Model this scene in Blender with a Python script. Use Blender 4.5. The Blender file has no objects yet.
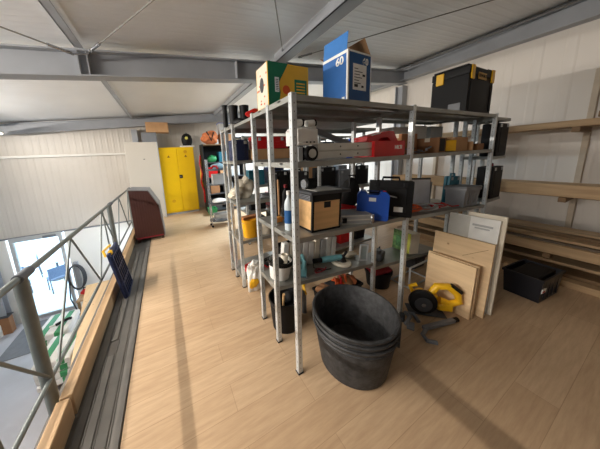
import bpy, bmesh, math, random
from mathutils import Vector, Matrix, Euler
random.seed(7)
PI = math.pi
scene = bpy.context.scene
COL = scene.collection

# ------------------------------------------------------------------ colours and materials
def lin(c):
    return tuple(((v/255.0)/12.92 if v/255.0 <= .04045 else ((v/255.0+.055)/1.055)**2.4) for v in c)

MATS = {}
def mat(name, rgb, rough=.5, metal=0.0, var=.08, scale=8.0, bump=0.0, bscale=60.0, spec=.5):
    """procedural material: colour broken up by noise, optional noise bump"""
    if name in MATS: return MATS[name]
    m = bpy.data.materials.new(name); m.use_nodes = True
    nt = m.node_tree; N = nt.nodes; L = nt.links
    b = N['Principled BSDF']
    tc = N.new('ShaderNodeTexCoord')
    nz = N.new('ShaderNodeTexNoise'); nz.inputs['Scale'].default_value = scale; nz.inputs['Detail'].default_value = 4
    L.new(tc.outputs['Object'], nz.inputs['Vector'])
    rp = N.new('ShaderNodeValToRGB')
    c = lin(rgb)
    rp.color_ramp.elements[0].position = .3; rp.color_ramp.elements[1].position = .7
    rp.color_ramp.elements[0].color = tuple(max(0, v*(1-var)) for v in c)+(1,)
    rp.color_ramp.elements[1].color = tuple(min(1, v*(1+var)) for v in c)+(1,)
    L.new(nz.outputs['Fac'], rp.inputs['Fac']); L.new(rp.outputs['Color'], b.inputs['Base Color'])
    b.inputs['Roughness'].default_value = rough; b.inputs['Metallic'].default_value = metal
    b.inputs['Specular IOR Level'].default_value = spec
    if bump:
        n2 = N.new('ShaderNodeTexNoise'); n2.inputs['Scale'].default_value = bscale
        L.new(tc.outputs['Object'], n2.inputs['Vector'])
        bp = N.new('ShaderNodeBump'); bp.inputs['Strength'].default_value = bump; bp.inputs['Distance'].default_value = .01
        L.new(n2.outputs['Fac'], bp.inputs['Height']); L.new(bp.outputs['Normal'], b.inputs['Normal'])
    MATS[name] = m
    return m

def nodes_of(m):
    return m.node_tree.nodes, m.node_tree.links, m.node_tree.nodes['Principled BSDF']

def ribbed(name, rgb, axis, period, rough=.45, strength=.5, dist=.01, var=.04, stain=None, metal=0.0):
    """sheet cladding: ribs across one axis as a bump, faint dirt noise"""
    m = mat(name, rgb, rough, metal, var, 1.2)
    N, L, b = nodes_of(m)
    tc = N.new('ShaderNodeTexCoord'); sp = N.new('ShaderNodeSeparateXYZ')
    L.new(tc.outputs['Object'], sp.inputs[0])
    mu = N.new('ShaderNodeMath'); mu.operation = 'MULTIPLY'; mu.inputs[1].default_value = 2*PI/period
    L.new(sp.outputs['XYZ'.index(axis)], mu.inputs[0])
    si = N.new('ShaderNodeMath'); si.operation = 'SINE'; L.new(mu.outputs[0], si.inputs[0])
    mr = N.new('ShaderNodeMapRange'); mr.inputs['From Min'].default_value = .35; mr.inputs['From Max'].default_value = .75
    L.new(si.outputs[0], mr.inputs['Value'])
    bp = N.new('ShaderNodeBump'); bp.inputs['Strength'].default_value = strength; bp.inputs['Distance'].default_value = dist
    L.new(mr.outputs['Result'], bp.inputs['Height']); L.new(bp.outputs['Normal'], b.inputs['Normal'])
    return m

def plank_mat():
    m = mat('oak_laminate', (198, 168, 132), .42, 0, .1, 3, spec=.35)
    N, L, b = nodes_of(m)
    tc = N.new('ShaderNodeTexCoord')
    br = N.new('ShaderNodeTexBrick'); br.offset = .37
    br.inputs['Scale'].default_value = 1.0
    br.inputs['Brick Width'].default_value = 1.3; br.inputs['Row Height'].default_value = .19
    br.inputs['Mortar Size'].default_value = .0015; br.inputs['Bias'].default_value = 0
    br.inputs['Color1'].default_value = lin((200, 172, 140))+(1,)
    br.inputs['Color2'].default_value = lin((190, 161, 129))+(1,)
    br.inputs['Mortar'].default_value = lin((168, 140, 110))+(1,)
    L.new(tc.outputs['Object'], br.inputs['Vector'])
    mp = N.new('ShaderNodeMapping'); mp.inputs['Scale'].default_value = (1.6, 16, 1)
    L.new(tc.outputs['Object'], mp.inputs['Vector'])
    nz = N.new('ShaderNodeTexNoise'); nz.inputs['Scale'].default_value = 2.2; nz.inputs['Detail'].default_value = 8; nz.inputs['Roughness'].default_value = .65
    L.new(mp.outputs[0], nz.inputs['Vector'])
    rp = N.new('ShaderNodeValToRGB'); rp.color_ramp.elements[0].position = .35; rp.color_ramp.elements[1].position = .62
    rp.color_ramp.elements[0].color = (.80, .76, .72, 1); rp.color_ramp.elements[1].color = (1.04, 1.03, 1.0, 1)
    L.new(nz.outputs['Fac'], rp.inputs['Fac'])
    mx = N.new('ShaderNodeMix'); mx.data_type = 'RGBA'; mx.blend_type = 'MULTIPLY'; mx.inputs['Factor'].default_value = .75
    L.new(br.outputs['Color'], mx.inputs['A']); L.new(rp.outputs['Color'], mx.inputs['B'])
    L.new(mx.outputs['Result'], b.inputs['Base Color'])
    return m

def wood(name, rgb, axis='X', var=.16, rough=.6, knots=True):
    m = mat(name, rgb, rough, 0, var, 3)
    N, L, b = nodes_of(m)
    tc = N.new('ShaderNodeTexCoord'); mp = N.new('ShaderNodeMapping')
    s = [22, 22, 22]; s['XYZ'.index(axis)] = 1.5; mp.inputs['Scale'].default_value = s
    L.new(tc.outputs['Object'], mp.inputs['Vector'])
    nz = N.new('ShaderNodeTexNoise'); nz.inputs['Scale'].default_value = 1.0; nz.inputs['Detail'].default_value = 6
    L.new(mp.outputs[0], nz.inputs['Vector'])
    rp = N.new('ShaderNodeValToRGB'); c = lin(rgb)
    rp.color_ramp.elements[0].position = .35; rp.color_ramp.elements[1].position = .6
    rp.color_ramp.elements[0].color = (c[0]*(1-var), c[1]*(1-var*1.25), c[2]*(1-var*1.5), 1)
    rp.color_ramp.elements[1].color = tuple(min(1, v*(1+var*.5)) for v in c)+(1,)
    L.new(nz.outputs['Fac'], rp.inputs['Fac'])
    out = rp.outputs['Color']
    if knots:
        vo = N.new('ShaderNodeTexVoronoi'); vo.inputs['Scale'].default_value = 6.5
        L.new(tc.outputs['Object'], vo.inputs['Vector'])
        r2 = N.new('ShaderNodeValToRGB'); r2.color_ramp.elements[0].position = .04; r2.color_ramp.elements[1].position = .1
        r2.color_ramp.elements[0].color = (.42, .26, .16, 1); r2.color_ramp.elements[1].color = (1, 1, 1, 1)
        L.new(vo.outputs['Distance'], r2.inputs['Fac'])
        mx = N.new('ShaderNodeMix'); mx.data_type = 'RGBA'; mx.blend_type = 'MULTIPLY'; mx.inputs['Factor'].default_value = .8
        L.new(out, mx.inputs['A']); L.new(r2.outputs['Color'], mx.inputs['B']); out = mx.outputs['Result']
    L.new(out, b.inputs['Base Color'])
    return m

def perforated(name, rgb, rough, metal):
    """galvanised angle steel with a row of punched slots every 5 cm along Z"""
    m = mat(name, rgb, rough, metal, .12, 14)
    N, L, b = nodes_of(m)
    src = b.inputs['Base Color'].links[0].from_socket
    tc = N.new('ShaderNodeTexCoord'); sp = N.new('ShaderNodeSeparateXYZ'); L.new(tc.outputs['Object'], sp.inputs[0])
    def M(op, a, v=None, b2=None):
        n = N.new('ShaderNodeMath'); n.operation = op; L.new(a, n.inputs[0])
        if v is not None: n.inputs[1].default_value = v
        if b2 is not None: L.new(b2, n.inputs[1])
        return n.outputs[0]
    fz = M('PINGPONG', sp.outputs['Z'], .025)           # 0 .. .025
    dz = M('LESS_THAN', fz, .0045)
    # distance from the middle of either flange: the larger of x,y local coordinates about .018
    mxy = M('MAXIMUM', sp.outputs['X'], None, sp.outputs['Y'])
    d = M('ABSOLUTE', M('SUBTRACT', mxy, .019))
    dx = M('LESS_THAN', d, .003)
    mask = M('MULTIPLY', dz, None, dx)
    mx = N.new('ShaderNodeMix'); mx.data_type = 'RGBA'
    L.new(mask, mx.inputs['Factor']); L.new(src, mx.inputs['A']); mx.inputs['B'].default_value = (.22, .22, .22, 1)
    L.new(mx.outputs['Result'], b.inputs['Base Color'])
    return m

def emit(name, rgb, s):
    m = bpy.data.materials.new(name); m.use_nodes = True
    b = m.node_tree.nodes['Principled BSDF']
    b.inputs['Base Color'].default_value = lin(rgb)+(1,)
    b.inputs['Emission Color'].default_value = lin(rgb)+(1,); b.inputs['Emission Strength'].default_value = s
    return m

def glass(name, rgb=(235, 245, 248)):
    m = bpy.data.materials.new(name); m.use_nodes = True
    nt = m.node_tree; N = nt.nodes; L = nt.links
    out = N['Material Output']; N.remove(N['Principled BSDF'])
    t = N.new('ShaderNodeBsdfTransparent'); t.inputs[0].default_value = lin(rgb)+(1,)
    g = N.new('ShaderNodeBsdfGlossy'); g.inputs['Roughness'].default_value = .03
    fr = N.new('ShaderNodeFresnel'); fr.inputs['IOR'].default_value = 1.45
    mx = N.new('ShaderNodeMixShader')
    L.new(fr.outputs[0], mx.inputs[0]); L.new(t.outputs[0], mx.inputs[1]); L.new(g.outputs[0], mx.inputs[2])
    L.new(mx.outputs[0], out.inputs[0])
    return m

FLOOR = plank_mat()
WALL = ribbed('white_cladding', (204, 197, 187), 'X', .14, .4, .5, .006)
WALLR = ribbed('white_cladding_side', (226, 219, 210), 'Y', .28, .45, .5, .008)
WALLP = mat('smooth_white_panel', (230, 227, 220), .5, 0, .03, 1)
ROOF = ribbed('grey_roof_sheet', (238, 239, 240), 'Y', .09, .36, .6, .006)
STEEL = mat('painted_grey_steel', (162, 165, 170), .5, 0, .08, 3)
STEELD = mat('dark_grey_steel', (92, 95, 100), .5)
GALV = mat('galvanised_rail_tube', (116, 121, 118), .4, .35, .1, 10)
POST = perforated('galvanised_angle', (206, 211, 212), .36, .4)
SHELF = mat('galvanised_shelf', (156, 156, 150), .42, .45, .14, 5)
CABLE = mat('steel_cable', (150, 148, 142), .4, .4)
BLACK = mat('black_plastic', (17, 17, 19), .6, spec=.3)
BLACKM = mat('black_matt', (20, 20, 21), .8)
BLACKR = mat('recycled_black_rubber', (50, 50, 51), .6, 0, .5, 24, .35, 70)
DGREY = mat('dark_grey_plastic', (62, 64, 68), .5)
GREY = mat('grey_plastic', (122, 125, 130), .5)
LGREY = mat('light_grey_plastic', (182, 184, 184), .5)
WHITE = mat('white_plastic', (232, 230, 224), .45)
CREAM = mat('cream_cardboard', (224, 214, 194), .7)
RED = mat('red_lacquer', (198, 24, 26), .35)
DRED = mat('dark_red_fabric', (128, 24, 34), .7)
ORANGE = mat('orange_plastic', (222, 92, 34), .5)
YEL = mat('cabinet_yellow', (236, 192, 4), .4, 0, .02)
TYEL = mat('tool_yellow', (246, 190, 28), .4)
BUCKY = mat('bucket_yellow', (244, 176, 20), .45)
BLUE = mat('blue_case_plastic', (24, 78, 178), .38)
PBLUE = mat('printed_blue_card', (26, 84, 142), .5)
PBLUE2 = mat('bright_blue_card', (60, 124, 196), .5)
NAVY = mat('navy_plastic', (30, 42, 78), .5)
TEAL = mat('teal_plastic', (30, 98, 116), .45)
TTEAL = mat('tool_teal', (104, 160, 168), .45)
GREEN = mat('printed_green_card', (22, 116, 82), .55)
GREEN2 = mat('leaf_green', (50, 142, 84), .5)
DGREEN = mat('mottled_green_card', (88, 122, 70), .6, 0, .6, 25)
PYEL = mat('printed_yellow_card', (236, 182, 52), .55)
CARD = mat('brown_cardboard', (188, 146, 104), .8)
CARD2 = mat('dark_cardboard', (152, 108, 72), .8)
CHROME = mat('chrome', (190, 192, 196), .22, .9)
ALU = mat('brushed_aluminium', (206, 204, 196), .35, .5)
FOAM = mat('white_foam', (226, 216, 196), .8)
PLY = wood('pale_plywood', (226, 196, 154), 'Y', .1)
PLYX = wood('pine_board', (206, 170, 120), 'X')
PLYB = wood('birch_ply_panel', (222, 178, 122), 'X', .12, .5, False)
TIMB = wood('sawn_timber', (188, 158, 120), 'Y')
TIMBD = wood('aged_timber', (132, 104, 72), 'Y')
CURB = wood('brown_pine', (184, 152, 114), 'Y', .1, .6, False)
MAHOG = ribbed('dark_mahogany_slats', (68, 34, 28), 'X', .045, .45, .5, .004, .15)
DECK = mat('grey_screed', (92, 88, 82), .6, 0, .12, 6)
STRIP = mat('grey_floor_strip', (108, 104, 98), .5, 0, .1, 9)
CONC = mat('grey_concrete', (196, 198, 206), .5, 0, .08, 2)
SKIN = mat('orange_plush', (206, 122, 78), .9, 0, .2, 20)
CLEAR = glass('clear_plastic', (206, 222, 224))
GLASS = glass('door_glass')
FABRIC = mat('dark_fabric', (36, 36, 40), .9, 0, .3, 20)
PAPER = mat('white_print', (236, 236, 232), .6)
INK = mat('dark_print', (44, 46, 50), .6)
STONE = mat('patio_stone', (206, 212, 220), .7)

# ------------------------------------------------------------------ mesh helper
class MB:
    def __init__(s): s.bm = bmesh.new()
    def box(s, x0, x1, y0, y1, z0, z1, bev=0, M=None, seg=1):
        t = bmesh.new(); bmesh.ops.create_cube(t, size=1)
        for v in t.verts:
            v.co = Vector((x0+(v.co.x+.5)*(x1-x0), y0+(v.co.y+.5)*(y1-y0), z0+(v.co.z+.5)*(z1-z0)))
        if bev: bmesh.ops.bevel(t, geom=t.edges[:], offset=bev, segments=seg, affect='EDGES', profile=.7)
        return s._add(t, M)
    def _add(s, t, M=None):
        if M is not None: bmesh.ops.transform(t, matrix=M, verts=t.verts)
        me = bpy.data.meshes.new('tmp'); t.to_mesh(me); t.free(); s.bm.from_mesh(me); bpy.data.meshes.remove(me); return s
    def cyl(s, p0, p1, r0, r1=None, seg=16, cap=True):
        p0 = Vector(p0); p1 = Vector(p1); r1 = r0 if r1 is None else r1
        d = p1-p0
        t = bmesh.new(); bmesh.ops.create_cone(t, cap_ends=cap, segments=seg, radius1=r0, radius2=r1, depth=d.length)
        M = Matrix.Translation((p0+p1)/2) @ d.to_track_quat('Z', 'Y').to_matrix().to_4x4()
        return s._add(t, M)
    def tube(s, pts, r, seg=8, closed=False):
        pts = [Vector(p) for p in pts]; n = len(pts); rings = []
        bm = s.bm; prev = None
        for i, p in enumerate(pts):
            a = pts[i-1] if (i > 0 or closed) else p; b = pts[(i+1) % n] if (i < n-1 or closed) else p
            d = (b-a).normalized()
            if prev is None:
                u = d.orthogonal().normalized()
            else:
                u = (prev - d*prev.dot(d)).normalized()
            prev = u; w = d.cross(u)
            rings.append([bm.verts.new(p+(u*math.cos(2*PI*k/seg)+w*math.sin(2*PI*k/seg))*r) for k in range(seg)])
        for i in range(n if closed else n-1):
            A = rings[i]; B_ = rings[(i+1) % n]
            for k in range(seg): bm.faces.new((A[k], A[(k+1) % seg], B_[(k+1) % seg], B_[k]))
        if not closed:
            bm.faces.new(rings[0][::-1]); bm.faces.new(rings[-1])
        return s
    def lathe(s, prof, c=(0, 0, 0), seg=32, sx=1, sy=1):
        bm = s.bm; c = Vector(c); rings = []
        for r, z in prof:
            if r < 1e-5: rings.append([bm.verts.new(c+Vector((0, 0, z)))])
            else: rings.append([bm.verts.new(c+Vector((r*sx*math.cos(2*PI*k/seg), r*sy*math.sin(2*PI*k/seg), z))) for k in range(seg)])
        for A, B_ in zip(rings, rings[1:]):
            for k in range(seg):
                a, b = A[k % len(A)], A[(k+1) % len(A)]; c2, d = B_[(k+1) % len(B_)], B_[k % len(B_)]
                f = []
                for v in (a, b, c2, d):
                    if v not in f: f.append(v)
                if len(f) > 2: bm.faces.new(f)
        return s
    def prism(s, poly, axis, a0, a1, M=None):
        """poly: 2D outline in the two other axes (in xyz order), extruded along axis"""
        t = bmesh.new(); i = 'XYZ'.index(axis); oth = [k for k in range(3) if k != i]
        def mk(a):
            r = []
            for p in poly:
                c = [0, 0, 0]; c[i] = a; c[oth[0]] = p[0]; c[oth[1]] = p[1]; r.append(t.verts.new(c))
            return r
        A = mk(a0); B_ = mk(a1); n = len(poly)
        t.faces.new(A); t.faces.new(B_[::-1])
        for k in range(n): t.faces.new((A[k], B_[k], B_[(k+1) % n], A[(k+1) % n]))
        bmesh.ops.recalc_face_normals(t, faces=t.faces[:])
        return s._add(t, M)
    def ball(s, c, rx, ry, rz, u=16, v=10):
        t = bmesh.new(); bmesh.ops.create_uvsphere(t, u_segments=u, v_segments=v, radius=1)
        return s._add(t, Matrix.Translation(c) @ Matrix.Diagonal((rx, ry, rz, 1)))
    def lump(s, c, rx, ry, rz, amt=.25, seed=0, sub=3, flat=None):
        """a soft irregular heap (cloth, sack)"""
        rnd = random.Random(seed); t = bmesh.new(); bmesh.ops.create_icosphere(t, subdivisions=sub, radius=1)
        dirs = [(Vector((rnd.uniform(-1, 1), rnd.uniform(-1, 1), rnd.uniform(-1, 1))), rnd.uniform(2, 7), rnd.uniform(0, 6)) for _ in range(6)]
        for v in t.verts:
            k = 1+amt*sum(math.sin(v.co.dot(d)*f+p) for d, f, p in dirs)/3
            v.co = Vector((v.co.x*rx*k, v.co.y*ry*k, v.co.z*rz*k))
            if flat is not None and v.co.z < flat: v.co.z = flat
        return s._add(t, Matrix.Translation(c))
    def done(s, name, m, parent=None, smooth=True, loc=None, fixn=True):
        bm = s.bm
        if fixn: bmesh.ops.recalc_face_normals(bm, faces=bm.faces[:])
        me = bpy.data.meshes.new(name); bm.to_mesh(me); bm.free()
        me.materials.append(m)
        if smooth:
            me.polygons.foreach_set('use_smooth', [True]*len(me.polygons))
            me.set_sharp_from_angle(angle=math.radians(38))
        o = bpy.data.objects.new(name, me); COL.objects.link(o)
        if parent: o.parent = parent
        if loc is not None: o.location = loc
        return o

def tag(o, label, cat, group=None, kind=None):
    o['label'] = label; o['category'] = cat
    if group: o['group'] = group
    if kind: o['kind'] = kind
    return o
def thing(name, label, cat, loc=(0, 0, 0), rz=0, group=None, tilt=0, rx=0):
    o = bpy.data.objects.new(name, None); COL.objects.link(o); o.empty_display_size = .05
    M = Matrix.Translation(loc) @ Matrix.Rotation(tilt, 4, 'Y') @ Matrix.Rotation(rz, 4, 'Z') @ Matrix.Rotation(rx, 4, 'X')
    o.matrix_world = M
    return tag(o, label, cat, group)
def struct(o):
    o['kind'] = 'structure'; return o
def lay(o, loc, rz=0, tilt=0):
    o.matrix_world = Matrix.Translation(loc) @ Matrix.Rotation(tilt, 4, 'Y') @ Matrix.Rotation(rz, 4, 'Z'); return o
def lettering(txt, size, m, parent, M, ext=.0008, name='lettering', bold=0):
    cu = bpy.data.curves.new('t', 'FONT'); cu.body = txt; cu.size = size; cu.extrude = ext; cu.align_x = 'CENTER'; cu.align_y = 'CENTER'; cu.offset = bold
    to = bpy.data.objects.new('t', cu); COL.objects.link(to)
    bpy.context.view_layer.update()
    me = bpy.data.meshes.new_from_object(to.evaluated_get(bpy.context.evaluated_depsgraph_get()))
    bpy.data.objects.remove(to); bpy.data.curves.remove(cu)
    me.transform(M); me.name = name; me.materials.clear(); me.materials.append(m)
    o = bpy.data.objects.new(name, me); COL.objects.link(o); o.parent = parent
    return o
def face_front(x, y, z):      # text facing -Y
    return Matrix.Translation((x, y, z)) @ Matrix.Rotation(PI/2, 4, 'X')
def face_left(x, y, z):       # text facing -X
    return Matrix.Translation((x, y, z)) @ Matrix.Rotation(-PI/2, 4, 'Z') @ Matrix.Rotation(PI/2, 4, 'X')

# ------------------------------------------------------------------ camera
cam = bpy.data.cameras.new('camera'); co = bpy.data.objects.new('camera', cam); COL.objects.link(co)
yaw, pit, rol = 0.455249, 0.172864, -0.0480951
F, PX, PY = 210.3646, 269.0473, 192.4435
fwd = Vector((math.sin(yaw)*math.cos(pit), math.cos(yaw)*math.cos(pit), -math.sin(pit)))
rt = Vector((math.cos(yaw), -math.sin(yaw), 0)); up = rt.cross(fwd)
r2 = rt*math.cos(rol)+up*math.sin(rol); u2 = -rt*math.sin(rol)+up*math.cos(rol)
Mc = Matrix((( r2.x, u2.x, -fwd.x), (r2.y, u2.y, -fwd.y), (r2.z, u2.z, -fwd.z))).to_4x4()
co.matrix_world = Matrix.Translation((-0.72669, -1.12153, 1.64372)) @ Mc
cam.sensor_fit = 'HORIZONTAL'; cam.sensor_width = 36; cam.lens = F/600*36
cam.shift_x = (300-PX)/600; cam.shift_y = (PY-224.5)/600
cam.clip_start = .05; scene.camera = co

# ------------------------------------------------------------------ room shell
XW, YF, ZG = 4.2, 6.3, -2.42
def roof(x): return 3.03+.085*x
struct(MB().box(-1.15, XW, -5, YF, -.2, 0).done('floor', FLOOR))
struct(MB().box(-1.62, -1.152, -5, YF, -.2, -.012).done('floor_edge', DECK))
struct(MB().box(-7, -1.3, -5, YF, ZG-.1, ZG).done('ground_floor', CONC))
struct(MB().box(-1.7, XW, -5, YF, -.45, -.2).done('floor_slab', STEELD))
struct(MB().prism([(-7, roof(-7)), (XW+.1, roof(XW+.1)), (XW+.1, roof(XW+.1)+.12), (-7, roof(-7)+.12)], 'Y', -5, YF+.1).done('ceiling', ROOF))
# far wall: ribbed upper part, smooth lower part with the glass door opening
DX0, DX1, DZ1 = -4.42, -3.42, -.10
w = MB(); w.box(-7, XW, YF, YF+.1, -.09, 3.5); struct(w.done('wall_far', WALL))
w = MB(); w.box(-7, DX0-.06, YF-.012, YF+.09, ZG, -.09).box(DX1+.06, XW, YF-.012, YF+.09, ZG, -.09)
struct(w.done('wall_far_lower', WALLP))
struct(MB().box(XW, XW+.1, -5, YF, -.2, 3.6).done('wall_right', WALLR))
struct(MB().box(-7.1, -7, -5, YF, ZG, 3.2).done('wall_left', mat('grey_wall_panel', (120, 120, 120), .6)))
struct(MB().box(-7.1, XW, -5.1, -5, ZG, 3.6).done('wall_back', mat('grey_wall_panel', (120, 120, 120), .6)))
# girt rail across the far wall
struct(MB().box(-7, -1.45, YF-.07, YF-.002, 1.87, 1.93, .006).done('trim_1', WALLP))
# wall cladding joint strip
struct(MB().box(-7, XW, YF-.02, YF-.001, -.125, -.085, .004).done('trim_2', GREY))

def ibeam_x(name, y, x0, x1, h, drop, bw=.16):
    """steel I-beam running across under the sloping roof"""
    b = MB(); z = lambda x: roof(x)-drop
    def slab(za, zb, y0, y1):
        b.prism([(x0, z(x0)+za), (x1, z(x1)+za), (x1, z(x1)+zb), (x0, z(x0)+zb)], 'Y', y0, y1)
    slab(-h, -h+.016, y-bw/2, y+bw/2); slab(-.016, 0, y-bw/2, y+bw/2); slab(-h+.016, -.016, y-.006, y+.006)
    return struct(b.done(name, STEEL, smooth=False))
ibeam_x('trim_3', 1.95, -7, XW-.02, .26, .09)
ibeam_x('trim_4', 6.16, -7, XW-.02, .24, .04, .14)
# web stiffeners on the near beam
s = MB()
for x in (-1.39, -1.31, .34, 1.17):
    s.box(x-.006, x+.006, 1.87, 2.03, roof(x)-.335, roof(x)-.11)
struct(s.done('trim_5', STEEL, smooth=False))
# purlins along the roof
def purlin(name, x, w, h, y0, y1):
    z = roof(x); b = MB()
    b.box(x-w/2, x+w/2, y0, y1, z-h, z-h+.01).box(x-w/2, x-w/2+.01, y0, y1, z-h, z-.01)
    return struct(b.done(name, STEEL, smooth=False))
purlin('trim_6', -1.36, .07, .09, -5, 1.86); purlin('trim_7', -1.36, .07, .09, 2.04, 6.05)
purlin('trim_8', 1.0, .16, .13, -5, 1.86); purlin('trim_9', 1.0, .14, .13, 2.04, 6.05)
purlin('trim_10', -3.9, .1, .1, -5, 6.05)
# eave beam along the right wall, columns
b = MB(); z = roof(XW)
b.box(XW-.16, XW-.002, -5, YF-.1, z-.3, z-.285).box(XW-.03, XW-.002, -5, YF-.1, z-.285, z-.02).box(XW-.16, XW-.002, -5, YF-.1, z-.05, z-.03)
struct(b.done('trim_11', STEEL, smooth=False))
def column(name, x, y, z0, z1, w=.16, d=.16):
    b = MB(); b.box(x-w/2, x+w/2, y-d/2, y-d/2+.014, z0, z1).box(x-w/2, x+w/2, y+d/2-.014, y+d/2, z0, z1).box(x-.006, x+.006, y-d/2+.014, y+d/2-.014, z0, z1)
    return struct(b.done(name, STEEL, smooth=False))
column('trim_12', XW-.1, 1.95, 0, roof(XW)-.4)
column('trim_13', -1.36, 6.15, ZG, roof(-1.36)-.36, .14, .14)
column('trim_14', -4.75, 6.1, ZG, roof(-4.75)-.36, .2, .2)
# column cladding beside the far corner
# ------------------------------------------------------------------ cables and tie rods
def rod(pts, label, r=.006):
    t = thing('tie_rod', label, 'tie rod', pts[0])
    P = [Vector(p)-Vector(pts[0]) for p in pts]
    MB().tube(P, r, 8).done('rod', CABLE, t)
    e = P[-1]; d = (P[-1]-P[0]).normalized()
    MB().cyl(e-d*.2, e-d*.06, .014, .014, 10).done('turnbuckle', CHROME, t)
    MB().tube([e-d*.06+Vector((0, 0, .012)), e+Vector((0, 0, .012)), e+d*.012, e-Vector((0, 0, .012)), e-d*.06-Vector((0, 0, .012))], .005, 6).done('clevis', CHROME, t)
    return t
rod([(-2.9, .29, 2.745), (-1.40, 1.79, 2.735)], 'dark steel tie rod sloping up from left edge to grey roof beam joint')
rod([(-.54, .88, 2.95), (-1.27, 1.80, 2.775)], 'pale steel tie rod running right and upwards from left beam joint')
rod([(.34, .75, 3.01), (1.01, 1.74, 3.06)], 'thin steel rod hanging straight along the ceiling above the yellow green box')
rod([(2.84, -.15, 3.19), (1.30, 1.77, 3.09)], 'long diagonal steel tie rod above the open blue box')
rod([(4.05, -.3, 3.33), (3.85, 1.82, 3.25)], 'thin steel rod beside right eave beam near the corner column')
o = MB().tube([(-1.42, 1.79, 2.735), (-1.27, 1.79, 2.76)], .012, 8).done('link_bar', CHROME); tag(o, 'short steel link joining the two tie rods at the left roof beam', 'link')

# ------------------------------------------------------------------ kerb, railing
def kerb(y0, y1, label, dx=0):
    o = MB().box(-.04, .03, 0, y1-y0, 0, .165, .005).done('kerb_board', CURB)
    o.location = (-1.475+dx, y0, -.012); tag(o, label, 'kerb board', 'kerb boards along the railing'); return o
kerb(-4.5, .50, 'brown pine kerb board nearest the camera at foot of railing', -.006)
kerb(.515, 4.6, 'long brown pine kerb board running from near railing post to the brown cabinet')

R = thing('railing', 'grey steel tube railing with zigzag bars above wooden kerb', 'railing', (-1.555, 0, -.2))
def zz(v): return v+.2
MB().tube([(0, -4.5, zz(1.01)), (0, 5.05, zz(1.01))], .019, 12).done('top_rail', GALV, R)
MB().tube([(0, -4.5, zz(.27)), (0, 5.05, zz(.27))], .014, 10).done('lower_rail', GALV, R)
for y in (-4.1, -1.76, .585, 2.92, 5.0):
    MB().cyl((-.02, y, -.2), (-.02, y, zz(.99)), .034, seg=16).done('post', GALV, R)
    MB().tube([(0, y-.06, zz(1.01)), (0, y+.06, zz(1.01))], .028, 12).done('rail_clamp', STEELD, R)
for k in range(-2, 3):
    o = .585+2.335*k
    for (ya, yb) in ((.22, .70), (1.30, .70), (1.30, 1.86), (2.38, 1.86), (2.38, 2.92)):
        if ya == .22: ya, yb = .10, .14
        a, c = ya-.585+o, yb-.585+o
        if max(a, c) > 5.05: continue
        MB().tube([(0, a, zz(1.0)), (0, c, zz(.27))], .009, 8).done('bar', GALV, R)

# grey floor strips lying beside the kerb
strips = [(-1.40, .05, -4, 2.6, .008, 'nearest the kerb board'), (-1.335, .055, -4, .92, .013, 'broken short with a stepped end, second from the kerb'),
          (-1.335, .05, 1.1, 3.3, .01, 'second from the kerb, its near end cut short beyond the broken strip'),
          (-1.265, .07, -4, 3.25, .008, 'widest and in the middle of the grey band'), (-1.19, .06, -4, 3.4, .015, 'touching the edge of the wooden floor')]
for x, wd, y0, y1, h, l in strips:
    m = MB().box(-wd/2, wd/2, 0, y1-y0, 0, h, .002).box(-wd/2, -wd/2+.006, 0, y1-y0, h, h+.006)
    o = m.done('floor_strip', STRIP); o.location = (x, y0, -.012)
    tag(o, 'grey floor strip '+l, 'floor strip', 'loose grey strips beside the kerb')

# ------------------------------------------------------------------ shelving
PW = .036
def post_mesh(h):
    b = MB(); b.box(0, PW, 0, .003, 0, h).box(0, .003, .003, PW, 0, h)
    o = b.done('post', POST, smooth=False); me = o.data; bpy.data.objects.remove(o); return me
POSTM = post_mesh(2.01)
FOOTM = (lambda o: (o.data, bpy.data.objects.remove(o))[0])(MB().box(-.004, .042, -.004, .042, 0, .012, .002).done('foot', BLACK))
def add_post(t, x, y, fx=1, fy=1):
    p = bpy.data.objects.new('post', POSTM); COL.objects.link(p); p.parent = t; p.location = (x, y, 0)
    p.scale = (fx, fy, 1)
    f = bpy.data.objects.new('foot', FOOTM); COL.objects.link(f); f.parent = p
    return p
def board(t, x0, x1, y0, y1, z0, z1=None, name='shelf', lip=.036):
    """pressed-steel shelf with turned-down lips; z0/z1 are the heights of its left and right end"""
    z1 = z0 if z1 is None else z1
    b = MB()
    def pl(ya, yb, za, zb): b.prism([(x0, z0+za), (x1, z1+za), (x1, z1+zb), (x0, z0+zb)], 'Y', ya, yb)
    pl(y0, y1, -.003, 0); pl(y0, y0+.002, -lip, -.003); pl(y1-.002, y1, -lip, -.003)
    b.prism([(y0+.002, z0-lip), (y1-.002, z0-lip), (y1-.002, z0-.003), (y0+.002, z0-.003)], 'X', x0, x0+.002)
    b.prism([(y0+.002, z1-lip), (y1-.002, z1-lip), (y1-.002, z1-.003), (y0+.002, z1-.003)], 'X', x1-.002, x1)
    # stiffening rib under the board
    pl((y0+y1)/2-.02, (y0+y1)/2+.02, -.016, -.004)
    return b.done(name, SHELF, t, smooth=False)
W = 1.225; D1, D2 = .317, .63
Z2, Z3, Z4 = 1.593, 1.083, .54
def L3(x): return Z3-.05*x/W if x < W else 1.02-.12*(x-W)/1.65
def L4(x): return Z4-.12*x/W if x < W else .36-.12*(x-W)/1.4
T3a, T3b = math.atan(.05/W), math.atan(.12/1.65); T4a, T4b = math.atan(.12/W), math.atan(.12/1.4)
A = thing('shelving_unit', 'large galvanised steel shelving unit in the foreground behind black mortar tubs', 'shelving')
XA = {0: 2.88, 1: 2.74, 2: 2.58}
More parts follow.
